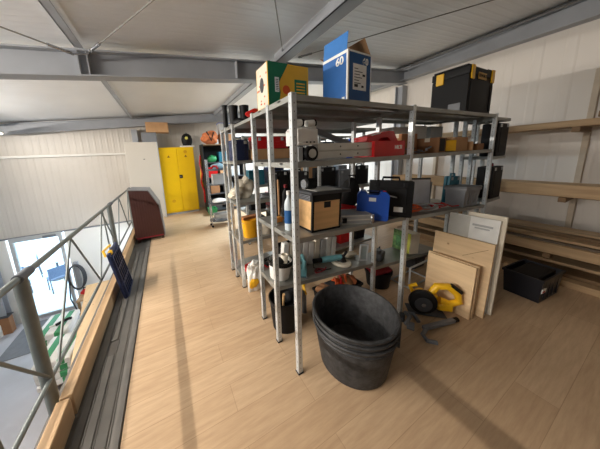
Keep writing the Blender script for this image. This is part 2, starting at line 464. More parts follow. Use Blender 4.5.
for i, y in enumerate((0, D1, D2)):
    fy = 1
    add_post(A, 0, y, 1, 1); add_post(A, W, y, 1, 1); add_post(A, XA[i], y, 1, 1)
g = .004
for r, (y0, y1) in enumerate(((0, D1), (D1, D2))):
    y0 += g; y1 -= g
    xe = XA[r]-g if r == 0 else XA[r]-g
    for (xa, xb) in ((g, W-g), (W+g, xe)):
        board(A, xa, xb, y0, y1, 2.0)
        board(A, xa, xb, y0, y1, Z2)
    board(A, g, W-g, y0, y1, L3(0), L3(W-.001)); board(A, W+g, xe, y0, y1, 1.02, L3(xe))
board(A, g, W-g, D1+g, D2-g, L4(0), L4(W-.001)); board(A, W+g, 2.56, D1+g, D2-g, .36, L4(2.56))
# plank bridging over the gangway between the two racks
o = MB().box(0, 1.6, 0, .55, 0, .03, .003).done('bridging_board', SHELF); o.location = (.02, .66, 1.965)
tag(o, 'grey steel board bridging the tops of the front and second shelving units', 'board')
Bk = thing('shelving_unit', 'second galvanised shelving unit standing behind the foreground one, yellow bucket on it', 'shelving', (0, 1.23, 0))
for x in (0, W, 2.45):
    for y in (0, .28, .49): add_post(Bk, x, y)
for xa, xb in ((g, W-g), (W+g, 2.45-g)):
    for y0, y1 in ((g, .276), (.284, .49)):
        for z in (2.0, 1.6, 1.1, .62, .14): board(Bk, xa, xb, y0, y1, z)
Ck = thing('shelving_unit', 'third galvanised shelving unit deeper in the room with dark cases', 'shelving', (.55, 2.45, 0))
for x in (0, 1.3, 2.6):
    for y in (0, .5): add_post(Ck, x, y)
for xa, xb in ((g, 1.3-g), (1.3+g, 2.6-g)):
    for z in (2.0, 1.6, 1.1, .62, .14): board(Ck, xa, xb, g, .496, z)
Dk = thing('shelving_unit', 'narrow galvanised shelving tower with black cases at right end of foreground unit', 'shelving', (2.93, .0, 0))
for x in (0, .36):
    for y in (.20, .295): add_post(Dk, x, y)
for z in (1.97, 1.5, .95, .4): board(Dk, g, .392, g, .33, z)

# ------------------------------------------------------------------ generic goods
def carton(name, label, cat, w, d, h, m, loc, rz=0, tilt=0, open_=False, tape=True, group=None, flapm=None):
    t = thing(name, label, cat, loc, rz, group, tilt)
    k = .004
    if open_:
        b = MB(); b.box(-w/2, w/2, -d/2, d/2, 0, k)
        b.box(-w/2, w/2, -d/2, -d/2+k, k, h).box(-w/2, w/2, d/2-k, d/2, k, h).box(-w/2, -w/2+k, -d/2+k, d/2-k, k, h).box(w/2-k, w/2, -d/2+k, d/2-k, k, h)
        b.done('body', m, t, smooth=False)
    else:
        MB().box(-w/2, w/2, -d/2, d/2, 0, h, .003).done('body', m, t)
        if tape: MB().box(-w/2-.0005, w/2+.0005, -.022, .022, h-.04, h+.0008).done('tape', CARD2 if m is CARD else CREAM, t)
    return t
def case(name, label, cat, w, d, h, m, loc, rz=0, tilt=0, hm=None, latch=LGREY, group=None, handle=True):
    """moulded tool case standing upright: w wide, d thick, h high, handle on top, front faces -Y"""
    t = thing(name, label, cat, loc, rz, group, tilt)
    hh = h-(.035 if handle else 0)
    b = MB(); b.box(-w/2, w/2, -d/2, -.002, 0, hh, .014, seg=2).box(-w/2, w/2, .002, d/2, 0, hh, .014, seg=2)
    b.box(-w/2+.02, w/2-.02, -.004, .004, .01, hh-.01)
    b.done('shell', m, t)
    MB().box(-w/2+.05, w/2-.05, -d/2-.004, -d/2+.003, .05, hh-.06, .003).done('front_panel', m, t)
    if handle:
        MB().tube([(-w*.2, 0, hh-.012), (-w*.18, 0, hh+.028), (w*.18, 0, hh+.028), (w*.2, 0, hh-.012)], .011, 8).done('handle', hm or m, t)
    for x in (-w*.32, w*.32):
        MB().box(x-.018, x+.018, -d/2-.008, -d/2+.004, hh-.05, hh-.012, .003).done('latch', latch, t)
    return t
def bucket(name, label, cat, r, h, m, loc, group=None, band=None, fill=None, rz=0, tilt=0, bail=True):
    t = thing(name, label, cat, loc, rz, group, tilt)
    rb = r*.84
    MB().lathe([(0, 0), (rb, 0), (r*.985, h-.03), (r+.006, h-.03), (r+.008, h), (r-.006, h), (rb-.008, .008), (0, .008)], seg=28).done('body', m, t)
    if band: MB().lathe([(rb+(r-rb)*.25+.0015, h*.25), (rb+(r-rb)*.75+.0015, h*.72)], seg=28).done('label_band', band, t, fixn=False)
    if fill: MB().lathe([(r-.012, h*.8), (0, h*.82)], seg=28).done('contents', fill, t, fixn=False)
    if bail: MB().tube([((r+.008)*math.cos(a), -.4*r*math.sin(a)-(r*.35)*math.sin(a), h-.02-.35*r*math.sin(a)) for a in [PI*k/10 for k in range(11)]], .003, 6).done('bail', CHROME, t)
    return t
def bottle(name, label, cat, r, h, m, capm, loc, band=None, group=None):
    t = thing(name, label, cat, loc, 0, group)
    MB().lathe([(0, 0), (r*.95, 0), (r, .01), (r, h*.62), (r*.85, h*.72), (r*.34, h*.84), (r*.34, h*.93), (0, h*.93)], seg=20).done('body', m, t)
    MB().lathe([(0, h*.93+.0), (r*.42, h*.9), (r*.42, h), (0, h)], seg=16).done('cap', capm, t)
    if band: MB().lathe([(r+.001, h*.18), (r+.001, h*.52)], seg=20).done('label_band', band, t, fixn=False)
    return t
def bin_(name, label, cat, w, d, h, m, loc, rz=0, lid=None, group=None, tilt=0):
    t = thing(name, label, cat, loc, rz, group, tilt); k = .005; s_ = .9
    b = MB(); bm = b.bm
    def ring(w_, d_, z): return [bm.verts.new((x*w_/2, y*d_/2, z)) for x, y in ((-1, -1), (1, -1), (1, 1), (-1, 1))]
    rs = [ring(w*s_, d*s_, 0), ring(w, d, h-.025), ring(w+.02, d+.02, h-.025), ring(w+.02, d+.02, h), ring(w-.012, d-.012, h), ring(w*s_-.012, d*s_-.012, .008)]
    bm.faces.new(rs[0][::-1]); bm.faces.new(rs[-1])
    for a, c in zip(rs, rs[1:]):
        for k2 in range(4): bm.faces.new((a[k2], a[(k2+1) % 4], c[(k2+1) % 4], c[k2]))
    b.done('body', m, t, smooth=False)
    r = MB()
    for x in (-w*.3, -w*.1, w*.1, w*.3): r.box(x-.006, x+.006, -d/2*.965-.004, -d/2*.95+.004, .03, h*.8)
    r.done('rib', m, t)
    if lid: MB().box(-w/2-.012, w/2+.012, -d/2-.012, d/2+.012, h, h+.022, .005).done('lid', lid, t)
    return t
def softbag(name, label, cat, w, d, h, m, loc, rz=0, seed=1, strap=BLACK, group=None):
    t = thing(name, label, cat, loc, rz, group)
    MB().lump((0, 0, h*.46), w*.5, d*.5, h*.52, .14, seed, 3, -h*.45).done('body', m, t)
    MB().tube([(-w*.2, -d*.3, h*.75), (-w*.17, -d*.2, h*1.08), (w*.17, -d*.2, h*1.08), (w*.2, -d*.3, h*.75)], .01, 6).done('strap', strap, t)
    return t
def coil(name, label, cat, r, m, loc, turns=4, thick=.008, seed=0, sy=.8, tail=True, rz=0, lean=0, group=None):
    rnd = random.Random(seed); pts = []
    for k in range(turns*18+1):
        a = 2*PI*k/18; rr = r*(1+.12*math.sin(a*.37+seed)+.05*rnd.uniform(-1, 1))
        pts.append((rr*math.cos(a), sy*rr*math.sin(a), thick+.012*(k/18)+.006*math.sin(a*1.7)))
    if tail: pts += [(pts[-1][0]+.06, pts[-1][1]-.08, thick), (pts[-1][0]+.16, pts[-1][1]-.1, thick)]
    o = MB().tube(pts, thick, 6).done(name, m)
    o.matrix_world = Matrix.Translation(loc) @ Matrix.Rotation(rz, 4, 'Z') @ Matrix.Rotation(lean, 4, 'X')
    return tag(o, label, cat, group)

# ================================================================== goods on top of the foreground unit
t = thing('printed_box', 'yellow and green printed cardboard box with hand hole on top left corner of shelving', 'box', (.185, .41, 2.0))
w_, d_, h_ = .355, .2, .30
b = MB(); b.box(-w_/2, w_/2, -d_/2, d_/2, 0, h_, .002); b.done('body', PYEL, t)
MB().prism([(-w_/2, 0), (-w_/2+.085, 0), (-w_/2+.10, .10), (-w_/2+.085, .16), (-w_/2+.17, h_), (-w_/2, h_)], 'Y', -d_/2-.0012, -d_/2).done('green_panel', GREEN, t, smooth=False)
MB().box(w_/2-.13, w_/2-.02, -d_/2-.0014, -d_/2, .06, .2).done('green_square', GREEN, t)
s = MB()
for k in range(5): s.box(w_/2-.115, w_/2-.035, -d_/2-.002, -d_/2-.0013, .08+k*.022, .09+k*.022)
s.done('printed_lines', PYEL, t)
o = MB().box(-w_/2+.055, -w_/2+.09, -d_/2-.002, -d_/2-.0013, .10, .2).done('sticker', PAPER, t)
s = MB()
for k in range(7): s.box(-w_/2+.062, -w_/2+.084, -d_/2-.0026, -d_/2-.0021, .11+k*.012, .115+k*.012)
s.done('barcode', INK, o)
MB().lathe([(.0, .0012), (.035, .0012), (.035, .002), (0, .002)], seg=20).done('orange_motif', ORANGE, t).matrix_local = Matrix.Translation((-w_/2+.15, -d_/2, .12)) @ Matrix.Rotation(PI/2, 4, 'X') @ Matrix.Scale(.9, 4)
MB().box(-w_/2-.0012, -w_/2, -.09, .09, .004, h_-.004).done('side_panel', CREAM, t)
s = MB()
rr = random.Random(3)
for k in range(14):
    y, z = rr.uniform(-.08, .08), rr.uniform(.02, h_-.03); s.box(-w_/2-.002, -w_/2-.0012, y-.008, y+.008, z-.006, z+.006)
s.done('side_print', ORANGE, t)
MB().lathe([(0, .0), (.042, .0), (.042, .003), (0, .003)], seg=20, sx=1.25, sy=.75).done('hand_hole', DGREY, t).matrix_local = Matrix.Translation((-w_/2-.0012, 0, h_*.55)) @ Matrix.Rotation(-PI/2, 4, 'Y')

t = thing('carton', 'open blue carton with raised flaps and white edges on top of the shelving', 'box', (.665, .215, 2.0), math.radians(3))
w_, d_, h_ = .262, .25, .365; k = .005
b = MB(); b.box(-w_/2, w_/2, -d_/2, d_/2, 0, k)
b.box(-w_/2, w_/2, -d_/2, -d_/2+k, k, h_).box(-w_/2, w_/2, d_/2-k, d_/2, k, h_).box(-w_/2, -w_/2+k, -d_/2+k, d_/2-k, k, h_).box(w_/2-k, w_/2, -d_/2+k, d_/2-k, k, h_)
b.done('body', PBLUE, t, smooth=False)
MB().box(-w_/2-.001, -w_/2, -d_/2+.012, d_/2-.004, .004, h_-.02).done('side_panel', mat('mid_blue_card', (36, 100, 172), .5), t)
s = MB(); s.box(-w_/2-.0016, -w_/2+.0, -d_/2-.0016, -d_/2+.012, 0, h_).box(-w_/2, -w_/2+.012, -d_/2-.0016, -d_/2, 0, h_)
s.box(-w_/2-.0016, -w_/2, -d_/2+.012, d_/2, h_-.02, h_).box(-w_/2+.012, w_/2, -d_/2-.0016, -d_/2, h_-.012, h_).box(w_/2-.008, w_/2, -d_/2-.0016, -d_/2, 0, h_-.012)
s.done('white_edge', PAPER, t, smooth=False)
MB().box(-.118, .118, -.0025, .0025, 0, .125, .002).done('flap', PBLUE2, t).matrix_local = Matrix.Translation((-w_/2+.003, .005, h_)) @ Matrix.Rotation(PI/2, 4, 'Z') @ Matrix.Rotation(math.radians(6), 4, 'X')
MB().box(-.12, .12, -.0025, .0025, 0, .13, .002).done('flap', CARD, t).matrix_local = Matrix.Translation((w_/2-.003, 0, h_)) @ Matrix.Rotation(PI/2, 4, 'Z') @ Matrix.Rotation(math.radians(-35), 4, 'X')
MB().box(-.11, .11, -.0025, .0025, 0, .08, .002).done('flap', CARD2, t).matrix_local = Matrix.Translation((0, d_/2-.003, h_)) @ Matrix.Rotation(math.radians(-50), 4, 'X')
lettering('60', .062, PAPER, t, face_front(.062, -d_/2-.001, h_-.06), bold=.002)
lettering('60', .075, PAPER, t, face_left(-w_/2-.002, -d_/2+.075, h_-.06), bold=.002)
o = MB().box(-.075, .075, -d_/2-.0012, -d_/2, .10, .28).done('sticker', PAPER, t)
s = MB()
for i, (x, wd) in enumerate(((-.05, .04), (-.05, .09), (-.05, .06), (-.05, .085), (-.05, .05), (-.05, .07))): s.box(x-.01, x-.01+wd, -d_/2-.002, -d_/2-.0013, .245-i*.02, .25-i*.02)
s.box(-.06, -.02, -d_/2-.002, -d_/2-.0013, .12, .14).box(.02, .045, -d_/2-.002, -d_/2-.0013, .12, .135).box(.03, .06, -d_/2-.002, -d_/2-.0013, .2, .215)
s.done('print', INK, o, smooth=False)
MB().box(-w_/2-.002, -w_/2-.001, -.10, -.075, .03, .05).done('small_mark', PAPER, t)

# black tool chest with yellow latches
t = thing('tool_chest', 'big black tool chest with yellow latches on right top end of shelving', 'tool box', (2.5, .21, 2.0))
w_, d_, h_ = .58, .34, .485
b = MB(); b.box(-w_/2, w_/2, -d_/2, d_/2, 0, h_-.1, .012, seg=2).box(-w_/2+.01, w_/2-.01, -d_/2+.01, d_/2-.01, h_-.104, h_-.096)
b.done('body', BLACK, t)
b = MB(); b.box(-w_/2-.004, w_/2+.004, -d_/2-.004, d_/2+.004, h_-.096, h_-.02, .01, seg=2)
b.box(-w_/2+.0, -w_/2+.14, -d_/2+.01, d_/2-.01, h_-.02, h_, .006).box(w_/2-.12, w_/2, -d_/2+.01, d_/2-.01, h_-.02, h_, .006)
b.done('lid', BLACK, t)
for x in (-w_/2+.055, w_/2-.055): MB().box(x-.035, x+.035, -d_/2-.016, -d_/2-.003, h_-.15, h_-.01, .006).done('latch', TYEL, t)
MB().box(-w_/2-.016, -w_/2-.003, d_/2-.12, d_/2-.045, h_-.15, h_-.03, .006).done('latch', TYEL, t)
o = MB().box(-.10, .09, -d_/2-.008, -d_/2-.003, h_-.135, h_-.065, .002).done('badge', mat('ochre_badge', (196, 150, 50), .5), t)
lettering('DEWALT', .045, BLACK, o, face_front(-.005, -d_/2-.009, h_-.10), bold=.001)
MB().box(-w_/2-.006, -w_/2+.002, -d_/2+.05, -d_/2+.16, .01, .11, .002).done('grey_plate', GREY, t)
for x in (-w_/2+.05, w_/2-.05): MB().box(x-.02, x+.02, -d_/2-.01, -d_/2+.002, .03, h_-.17, .004).done('rib', BLACK, t)

# things on the tops further back
def boot(label, loc, rz=0):
    t = thing('rubber_boot', label, 'boot', loc, rz, 'black boots on the second unit')
    MB().lathe([(0, .02), (.05, .02), (.052, .1), (.05, .16), (.058, .24), (.05, .24), (.04, .05), (0, .05)], seg=18).ball((0, -.08, .045), .048, .1, .045).done('upper', BLACK, t)
    MB().box(-.05, .05, -.18, .05, 0, .022, .008).done('sole', BLACKM, t)
boot('tall black rubber boot at left edge on top of second shelving unit', (.09, 1.40, 2.0), .3)
boot('tall black rubber boot on right of the pair standing by red strap bundle', (.21, 1.36, 2.0), -.2)
t = thing('strap_bundle', 'red ratchet strap bundle hanging over top edge of shelving by the boots', 'strap', (.09, .76, 1.997))
MB().lump((0, 0, .035), .075, .05, .034, .3, 4, 3, -.033).done('strap', RED, t)
MB().tube([(-.05, -.04, .03), (-.06, -.07, .02), (.03, -.08, .02), (.05, -.04, .03)], .01, 6).done('buckle', BLACK, t)
o = MB().cyl((0, 0, 0), (0, 0, .28), .035, .03, 14).cyl((0, 0, .28), (0, 0, .3), .038, seg=14).done('black_tube', BLACK); o.location = (.06, 1.66, 2.0)
tag(o, 'upright black plastic tube at far left end of second unit top', 'tube')

# ================================================================== upper shelf, left bay
t = thing('tile_cutter', 'long aluminium tile cutter with white housing and black roller on upper shelf', 'tile cutter', (.07, .045, Z2))
MB().box(0, .165, 0, .15, .125, .215, .004).box(0, .165, -.002, .15, .11, .125, .003).done('housing', WHITE, t)
MB().box(.02, .06, .03, .13, .0, .10, .004).done('bracket', LGREY, t)
MB().prism([(0, .205), (.165, .205), (.165, .235), (0, .222)], 'Y', .02, .13).done('top_tray', WHITE, t)
s = MB()
for x in (.07, .10, .13): s.box(x-.005, x+.005, -.0032, -.001, .122, .132)
s.done('slot', BLACK, t)
for x in (.03, .135): MB().cyl((x-.03, .05, .252), (x+.03, .05, .258), .024, seg=16).done('hand_roller', WHITE, t); MB().cyl((x+.03, .05, .258), (x+.042, .05, .259), .026, seg=16).done('roller_cap', BLACK, t)
for y in (.0, .12): MB().cyl((.115, y, .052), (.115, y+.04, .052), .05, seg=24).done('roller', BLACK, t)
for y in (-.006, .16): MB().cyl((.115, y, .052), (.115, y+.006, .052), .03, seg=16).done('hub', ALU, t)
b = MB(); b.box(.17, .78, .01, .07, .012, .062, .002).box(.17, .78, .01, .07, .068, .118, .002).box(.14, .76, .02, .06, .06, .07)
b.done('rail', ALU, t)
MB().box(.745, .785, -.0, .08, .0, .122, .003).done('end_cap', WHITE, t)
s = MB()
for x in (.38, .56):
    for z in (.037, .093): s.cyl((x, .008, z), (x, .0105, z), .006, seg=8)
s.done('screw', BLACK, t)
MB().box(0, .44, -.018, .018, -.02, .02, .004).done('arm', GREY, t).matrix_local = Matrix.Translation((.2, .14, .235)) @ Matrix.Rotation(math.radians(17), 4, 'Y')

t = thing('metal_toolbox', 'red metal toolbox with its lid propped ajar on upper shelf', 'tool box', (.985, .13, Z2))
w_, d_, h_ = .39, .2, .125; k = .003
b = MB(); b.box(-w_/2, w_/2, -d_/2, d_/2, 0, k).box(-w_/2, w_/2, -d_/2, -d_/2+k, k, h_).box(-w_/2, w_/2, d_/2-k, d_/2, k, h_).box(-w_/2, -w_/2+k, -d_/2+k, d_/2-k, k, h_).box(w_/2-k, w_/2, -d_/2+k, d_/2-k, k, h_)
b.done('body', RED, t, smooth=False)
b = MB(); b.prism([(-.215, .002), (-.21, .04), (.06, .088), (.125, .085), (.185, .002), (.10, .002), (.05, .035), (-.04, .03), (-.09, .002)], 'Y', -.04, .09)
b.done('lid', RED, t, smooth=False).location = (-.0, .0, h_)
MB().prism([(-.16, .048), (-.05, .066), (-.05, .074), (-.16, .056)], 'Y', -.0415, -.04).done('lid_print', PAPER, t, smooth=False).location = (0, 0, h_-.002)
lettering('HILTI', .042, PAPER, t, face_front(.105, -d_/2-.001, .07), bold=.0015)
MB().lump((-.02, .0, .085), .14, .07, .03, .3, 8).done('tools_inside', DGREY, t)
bottle('spray_can', 'small blue topped can lying behind the aluminium tile cutter', 'can', .025, .16, BLUE, BLUE, (.72, .22, Z2))

# upper shelf, right bay
carton('carton', 'brown cardboard carton left on upper shelf of the right bay', 'box', .26, .1, .2, mat('ruddy_cardboard', (178, 124, 84), .8), (1.50, .23, Z2))
t = thing('metal_parts', 'heap of shiny loose metal fittings in front of brown carton on upper shelf', 'fittings', (1.5, .08, Z2))
rr = random.Random(5)
for k in range(9):
    x, y = rr.uniform(-.12, .14), rr.uniform(-.045, .045); a = rr.uniform(0, PI)
    MB().tube([(x, y, .012+k*.004), (x+.05*math.cos(a), y+.03*math.sin(a), .02+k*.004), (x+.08*math.cos(a), y+.04*math.sin(a), .014+k*.006)], .008, 6).done('fitting', CHROME if k % 2 else GREY, t)
t = carton('carton', 'open dark brown carton lying on its side with yellow flap, upper shelf', 'box', .26, .2, .15, CARD2, (1.83, .15, Z2), .2)
MB().box(-.115, .06, -.103, -.1015, .012, .138).done('opening_shade', BLACKM, t)  # black plate on the closed box, painted shade for its inside
MB().box(0, .11, -.002, .002, 0, .11).done('yellow_flap', TYEL, t).matrix_local = Matrix.Translation((.1, -.103, .01)) @ Matrix.Rotation(math.radians(-35), 4, 'Z')
carton('carton', 'wide tan carton at middle of the right bay upper shelf', 'box', .28, .2, .15, CARD, (2.2, .14, Z2))
carton('carton', 'small tan carton at the right end of upper shelf', 'box', .11, .13, .10, CARD, (2.45, .1, Z2), .3)
carton('carton', 'low brown carton beside right front post on upper shelf', 'box', .16, .14, .075, CARD2, (2.64, .1, Z2))
for i, (x, h_, m, l) in enumerate(((1.66, .29, WHITE, 'leftmost white box at the back of right bay upper shelf'), (2.02, .31, WHITE, 'white box at back of right bay upper shelf, middle of three'),
                                   (2.38, .31, LGREY, 'pale grey box behind tan cartons on upper shelf'))):
    carton('storage_box', l, 'box', .27, .18, h_, m, (x, .46, Z2), 0, tape=False)

# ================================================================== middle shelf, left bay
t = thing('bench_grinder_box', 'plywood sided box with black frame and grinder plate on top, middle shelf', 'tool box', (.315, .175, L3(.315)+.001), 0, None, T3a)
w_, d_, h_ = .275, .25, .275
b = MB()
for x in (-1, 1):
    for y in (-1, 1): b.box(min(x*w_/2, x*(w_/2-.016)), max(x*w_/2, x*(w_/2-.016)), min(y*d_/2, y*(d_/2-.016)), max(y*d_/2, y*(d_/2-.016)), 0, h_)
b.box(-w_/2, w_/2, -d_/2, d_/2, 0, .014)
b.done('frame', BLACK, t, smooth=False)
b = MB(); b.box(-w_/2+.016, w_/2-.016, -d_/2+.003, d_/2-.003, .014, h_-.05).box(-w_/2+.003, w_/2-.003, -d_/2+.016, d_/2-.016, .014, h_-.05)
b.done('panel', PLYB, t, smooth=False)
MB().box(-w_/2, w_/2, -d_/2, d_/2, h_-.05, h_, .002).done('drawer_front', BLACKM, t)
MB().box(-.03, .03, -d_/2-.001, -d_/2+.003, h_-.1, h_-.055).done('finger_hole', BLACKM, t)
s = MB()
for k in range(4): s.box(-w_/2-.001, -w_/2+.001, -d_/2+.03, d_/2-.03, h_-.046+k*.011, h_-.041+k*.011)
s.done('vent_slot', GREY, t)
MB().box(-w_/2-.012, w_/2+.1, -d_/2-.0, d_/2+.01, h_, h_+.022, .004).done('table_plate', DGREY, t)
MB().box(-w_/2+.05, w_/2+.02, -d_/2+.02, d_/2-.05, h_+.022, h_+.026).done('steel_plate', ALU, t)
o = MB().cyl((-w_/2+.05, .03, h_+.065), (-w_/2+.13, .03, h_+.065), .043, seg=20).done('motor', BLACK, t)
MB().cyl((-w_/2+.03, .03, h_+.065), (-w_/2+.05, .03, h_+.065), .036, seg=20).done('grinding_wheel', CHROME, o)

t = thing('aluminium_case', 'flat aluminium framed grey case lying on middle shelf beside plywood box', 'case', (.66, .15, L3(.66)+.001), -.32, None, T3a)
b = MB(); b.box(-.145, .145, -.105, .105, 0, .034, .003).box(-.145, .145, -.105, .105, .037, .072, .003); b.done('shell', mat('case_grey_panel', (150, 150, 148), .5), t)
b = MB()
for z0, z1 in ((-.0, .008), (.030, .041), (.066, .075)):
    b.box(-.148, .148, -.108, -.1, z0, z1).box(-.148, .148, .1, .108, z0, z1).box(-.148, -.14, -.1, .1, z0, z1).box(.14, .148, -.1, .1, z0, z1)
b.done('edge_trim', ALU, t, smooth=False)
for x, y in ((-.142, -.102), (.142, -.102), (-.142, .102), (.142, .102)): MB().box(x-.014, x+.014, y-.014, y+.014, -.001, .078, .006).done('corner', CHROME, t)
MB().box(-.12, -.085, -.114, -.104, .015, .055, .003).done('latch', BLACK, t)
t = thing('flat_case', 'dark grey ribbed flat case lying at the back of middle shelf', 'case', (.64, .46, L3(.64)+.002), .05, None, T3a)
MB().box(-.16, .16, -.11, .11, 0, .06, .008).done('shell', DGREY, t)
s = MB()
for k in range(7): s.box(-.13+k*.04, -.115+k*.04, -.09, .09, .06, .064)
s.done('rib', GREY, t)
t = thing('flat_case', 'flat red case lying beside the blue case on middle shelf', 'case', (.84, .42, L3(.84)+.004), .25, None, T3a)
MB().box(-.10, .08, -.16, .14, 0, .058, .006).done('shell', RED, t); MB().box(-.02, .06, -.166, -.159, .02, .04, .003).done('latch', BLACK, t)

t = thing('tool_case', 'small bright blue plastic tool case standing on middle shelf', 'case', (.875, .10, L3(.875)+.002), math.radians(-52), None, T3a)
w_, h_ = .125, .25
prof = [(-w_, .012), (-w_+.012, 0), (w_-.012, 0), (w_, .012), (w_, h_-.03), (w_-.03, h_), (.06, h_), (.045, h_-.028), (-.045, h_-.028), (-.06, h_), (-w_+.03, h_), (-w_, h_-.03)]
MB().prism(prof, 'Y', -.055, -.003).prism([(x*.985, z*.985+.001) for x, z in prof], 'Y', -.003, .003).prism(prof, 'Y', .003, .055).done('shell', BLUE, t, smooth=False)
MB().box(-.05, .05, -.012, .012, h_-.01, h_+.004, .005).done('handle', NAVY, t)
MB().box(-.03, .025, -.0565, -.0545, .165, .197).done('sticker', PAPER, t)
MB().box(.075, .1, -.02, .02, h_-.012, h_+.003, .003).done('latch', RED, t)
MB().box(-.1, .1, -.0575, -.0545, .02, .03).done('rib', BLUE, t)
t = case('tool_case', 'black tool case standing beside the blue one at middle shelf end', 'case', .35, .115, .36, BLACK, (1.10, .095, L3(1.10)+.005), math.radians(-50), T3a, latch=BLACK)
MB().box(.03, .10, -.064, -.06, .05, .095).done('sticker', PAPER, t)
MB().box(-.05, -.02, -.064, -.06, .09, .13).done('sticker', GREY, t)
MB().prism([(-.03, .19), (.05, .175), (.05, .185), (-.03, .205)], 'Y', -.064, -.06).done('emblem', LGREY, t)

# left end of the middle shelf
t = bottle('bottle', 'clear plastic bottle with blue label near front left post, middle shelf', 'bottle', .033, .30, mat('milky_plastic', (206, 216, 220), .35), WHITE, (.078, .2, L3(.05)), PBLUE)
t = thing('tool_holster', 'black hanging tool holster with brown strap on middle shelf', 'holster', (.13, .49, L3(.1)))
MB().lump((0, 0, .2), .055, .045, .2, .1, 3, 3, -.19).done('body', BLACKM, t); MB().box(-.008, .008, -.052, -.038, .05, .36, .003).done('strap', CARD, t)
MB().tube([(-.03, 0, .36), (-.05, 0, .42), (.05, 0, .42), (.03, 0, .36)], .008, 6).done('loop', BLACK, t)
t = bottle('bottle', 'black bottle standing at back behind the holster', 'bottle', .04, .3, BLACK, DRED, (.27, .56, L3(.27)))
t = thing('wooden_mallet', 'mallet with orange wooden block lying before the black holster', 'mallet', (.09, .40, L3(.06)+.004))
MB().box(-.035, .035, -.025, .025, 0, .045, .006).done('head', mat('orange_wood', (206, 140, 60), .6), t); MB().cyl((.03, 0, .02), (.12, .02, .013), .011, seg=8).done('handle', CARD, t)
# dark bags along the back row of the middle shelf
for i, (x, ww, hh, m, l) in enumerate(((.42, .2, .27, BLACKM, 'black tool bag at back of middle shelf, left of three'), (.70, .24, .3, FABRIC, 'black tool bag at back of middle shelf behind grey case'),
                                        (1.03, .25, .33, BLACKM, 'black tool bag at back of middle shelf behind black case'))):
    softbag('tool_bag', l, 'bag', ww, .17, hh, m, (x, .50 if i != 1 else .56, L3(x)+(.002 if i != 1 else .07)), 0, 10+i, group='black tool bags on the middle shelf') if i != 1 else None

# middle shelf, right bay
o = coil('cable_coil', 'orange extension cable coil on right bay middle shelf', 'cable', .12, ORANGE, (1.5, .15, L3(1.5)+.004), 4, .008, 2)
o = coil('cable_coil', 'white hose coil lying over the right bay middle shelf front', 'hose', .15, LGREY, (1.75, .135, L3(1.8)+.01), 3, .009, 5, .7)
o = coil('cable_coil', 'thin red cable coil beside grey tote on middle shelf', 'cable', .09, RED, (1.98, .12, L3(1.98)+.01), 3, .006, 8, .8)
t = thing('display_panel', 'silver framed pale panel leaning upright behind the cable coils', 'panel', (1.93, .285, L3(1.93)+.004), -.08, None, T3b, math.radians(-4))
MB().box(-.2, .2, -.012, .012, 0, .33, .005).done('frame', DGREY, t); MB().box(-.185, .185, -.0135, -.0115, .018, .31).done('face', mat('silver_sheet', (222, 230, 242), .35), t)
t = bin_('storage_tote', 'grey lidded plastic tote at right end of middle shelf', 'tote', .46, .19, .22, mat('tote_grey', (138, 141, 146), .5), (2.54, .115, L3(2.54)+.002), .06, GREY, None, T3b)
case('tool_case', 'teal power tool case behind the grey tote on middle shelf', 'case', .25, .07, .38, mat('bright_teal', (34, 116, 138), .45), (2.60, .267, L3(2.60)+.006), 0, T3b)
carton('storage_box', 'grey upright box left of teal case at back of middle shelf', 'box', .14, .14, .27, GREY, (2.27, .43, L3(2.27)+.003), 0, T3b, tape=False)
coil('hose_coil', 'black hose coil lying on middle shelf back left of grey upright box', 'hose', .11, BLACK, (1.95, .46, L3(1.95)+.02), 5, .012, 9, .7)
# narrow tower: black cases
case('tool_case', 'black case on upper level of narrow tower at right', 'case', .30, .16, .44, BLACK, (3.16, .085, 1.502), 0)
case('tool_case', 'black case with red handle on lower level of narrow tower', 'case', .30, .16, .45, BLACK, (3.16, .085, .952), 0, hm=DRED)
bin_('storage_bin', 'black open bin on the lowest level of narrow tower', 'bin', .24, .16, .3, BLACK, (3.115, .10, .402))

# ================================================================== lower shelf (second row)
t = bucket('bucket', 'white bucket holding black sponge and white cup at lower shelf left', 'bucket', .105, .165, WHITE, (.115, .46, L4(.11)+.010), None, None, BLACKM, 0, T4a)
MB().lathe([(.106, .132), (.115, .132), (.116, .169), (.106, .169)], seg=28).done('black_rim', BLACK, t)
MB().ball((-.02, 0, .15), .055, .05, .035).done('sponge', BLACKM, t); MB().lathe([(0, .12), (.03, .12), (.036, .21), (.03, .21), (.026, .13), (0, .13)], (.035, -.01, 0), 16).done('cup', FOAM, t)
t = thing('jigsaw', 'teal jigsaw standing on lower shelf beside the white bucket', 'jigsaw', (.35, .43, L4(.35)+.002), 1.1, None, T4a)
MB().box(-.09, .07, -.035, .035, 0, .006, .001).done('base_plate', CHROME, t)
b = MB(); b.box(-.07, .02, -.028, .028, .006, .085, .012, seg=2).tube([(-.06, 0, .07), (-.05, 0, .14), (.08, 0, .14), (.1, 0, .09)], .022, 10); b.done('body', TTEAL, t)
MB().tube([(.1, 0, .09), (.07, 0, .05), (0, 0, .05)], .014, 8).done('front_grip', BLACK, t); MB().box(-.065, -.058, -.004, .004, -.0, .03).done('blade', CHROME, t)
t = thing('angle_polisher', 'teal angle polisher with round white foam pad on lower shelf', 'polisher', (.86, .44, L4(.86)+.004), math.radians(-10), None, T4a)
MB().lathe([(0, 0), (.095, 0), (.107, .012), (.10, .03), (.04, .038), (0, .038)], seg=28).done('foam_pad', FOAM, t)
MB().lathe([(0, .038), (.055, .038), (.045, .06), (.03, .09), (0, .095)], seg=18).done('gear_head', BLACK, t)
MB().tube([(-.01, 0, .075), (-.12, .0, .07), (-.24, .005, .062)], .032, 12).done('body', TTEAL, t)
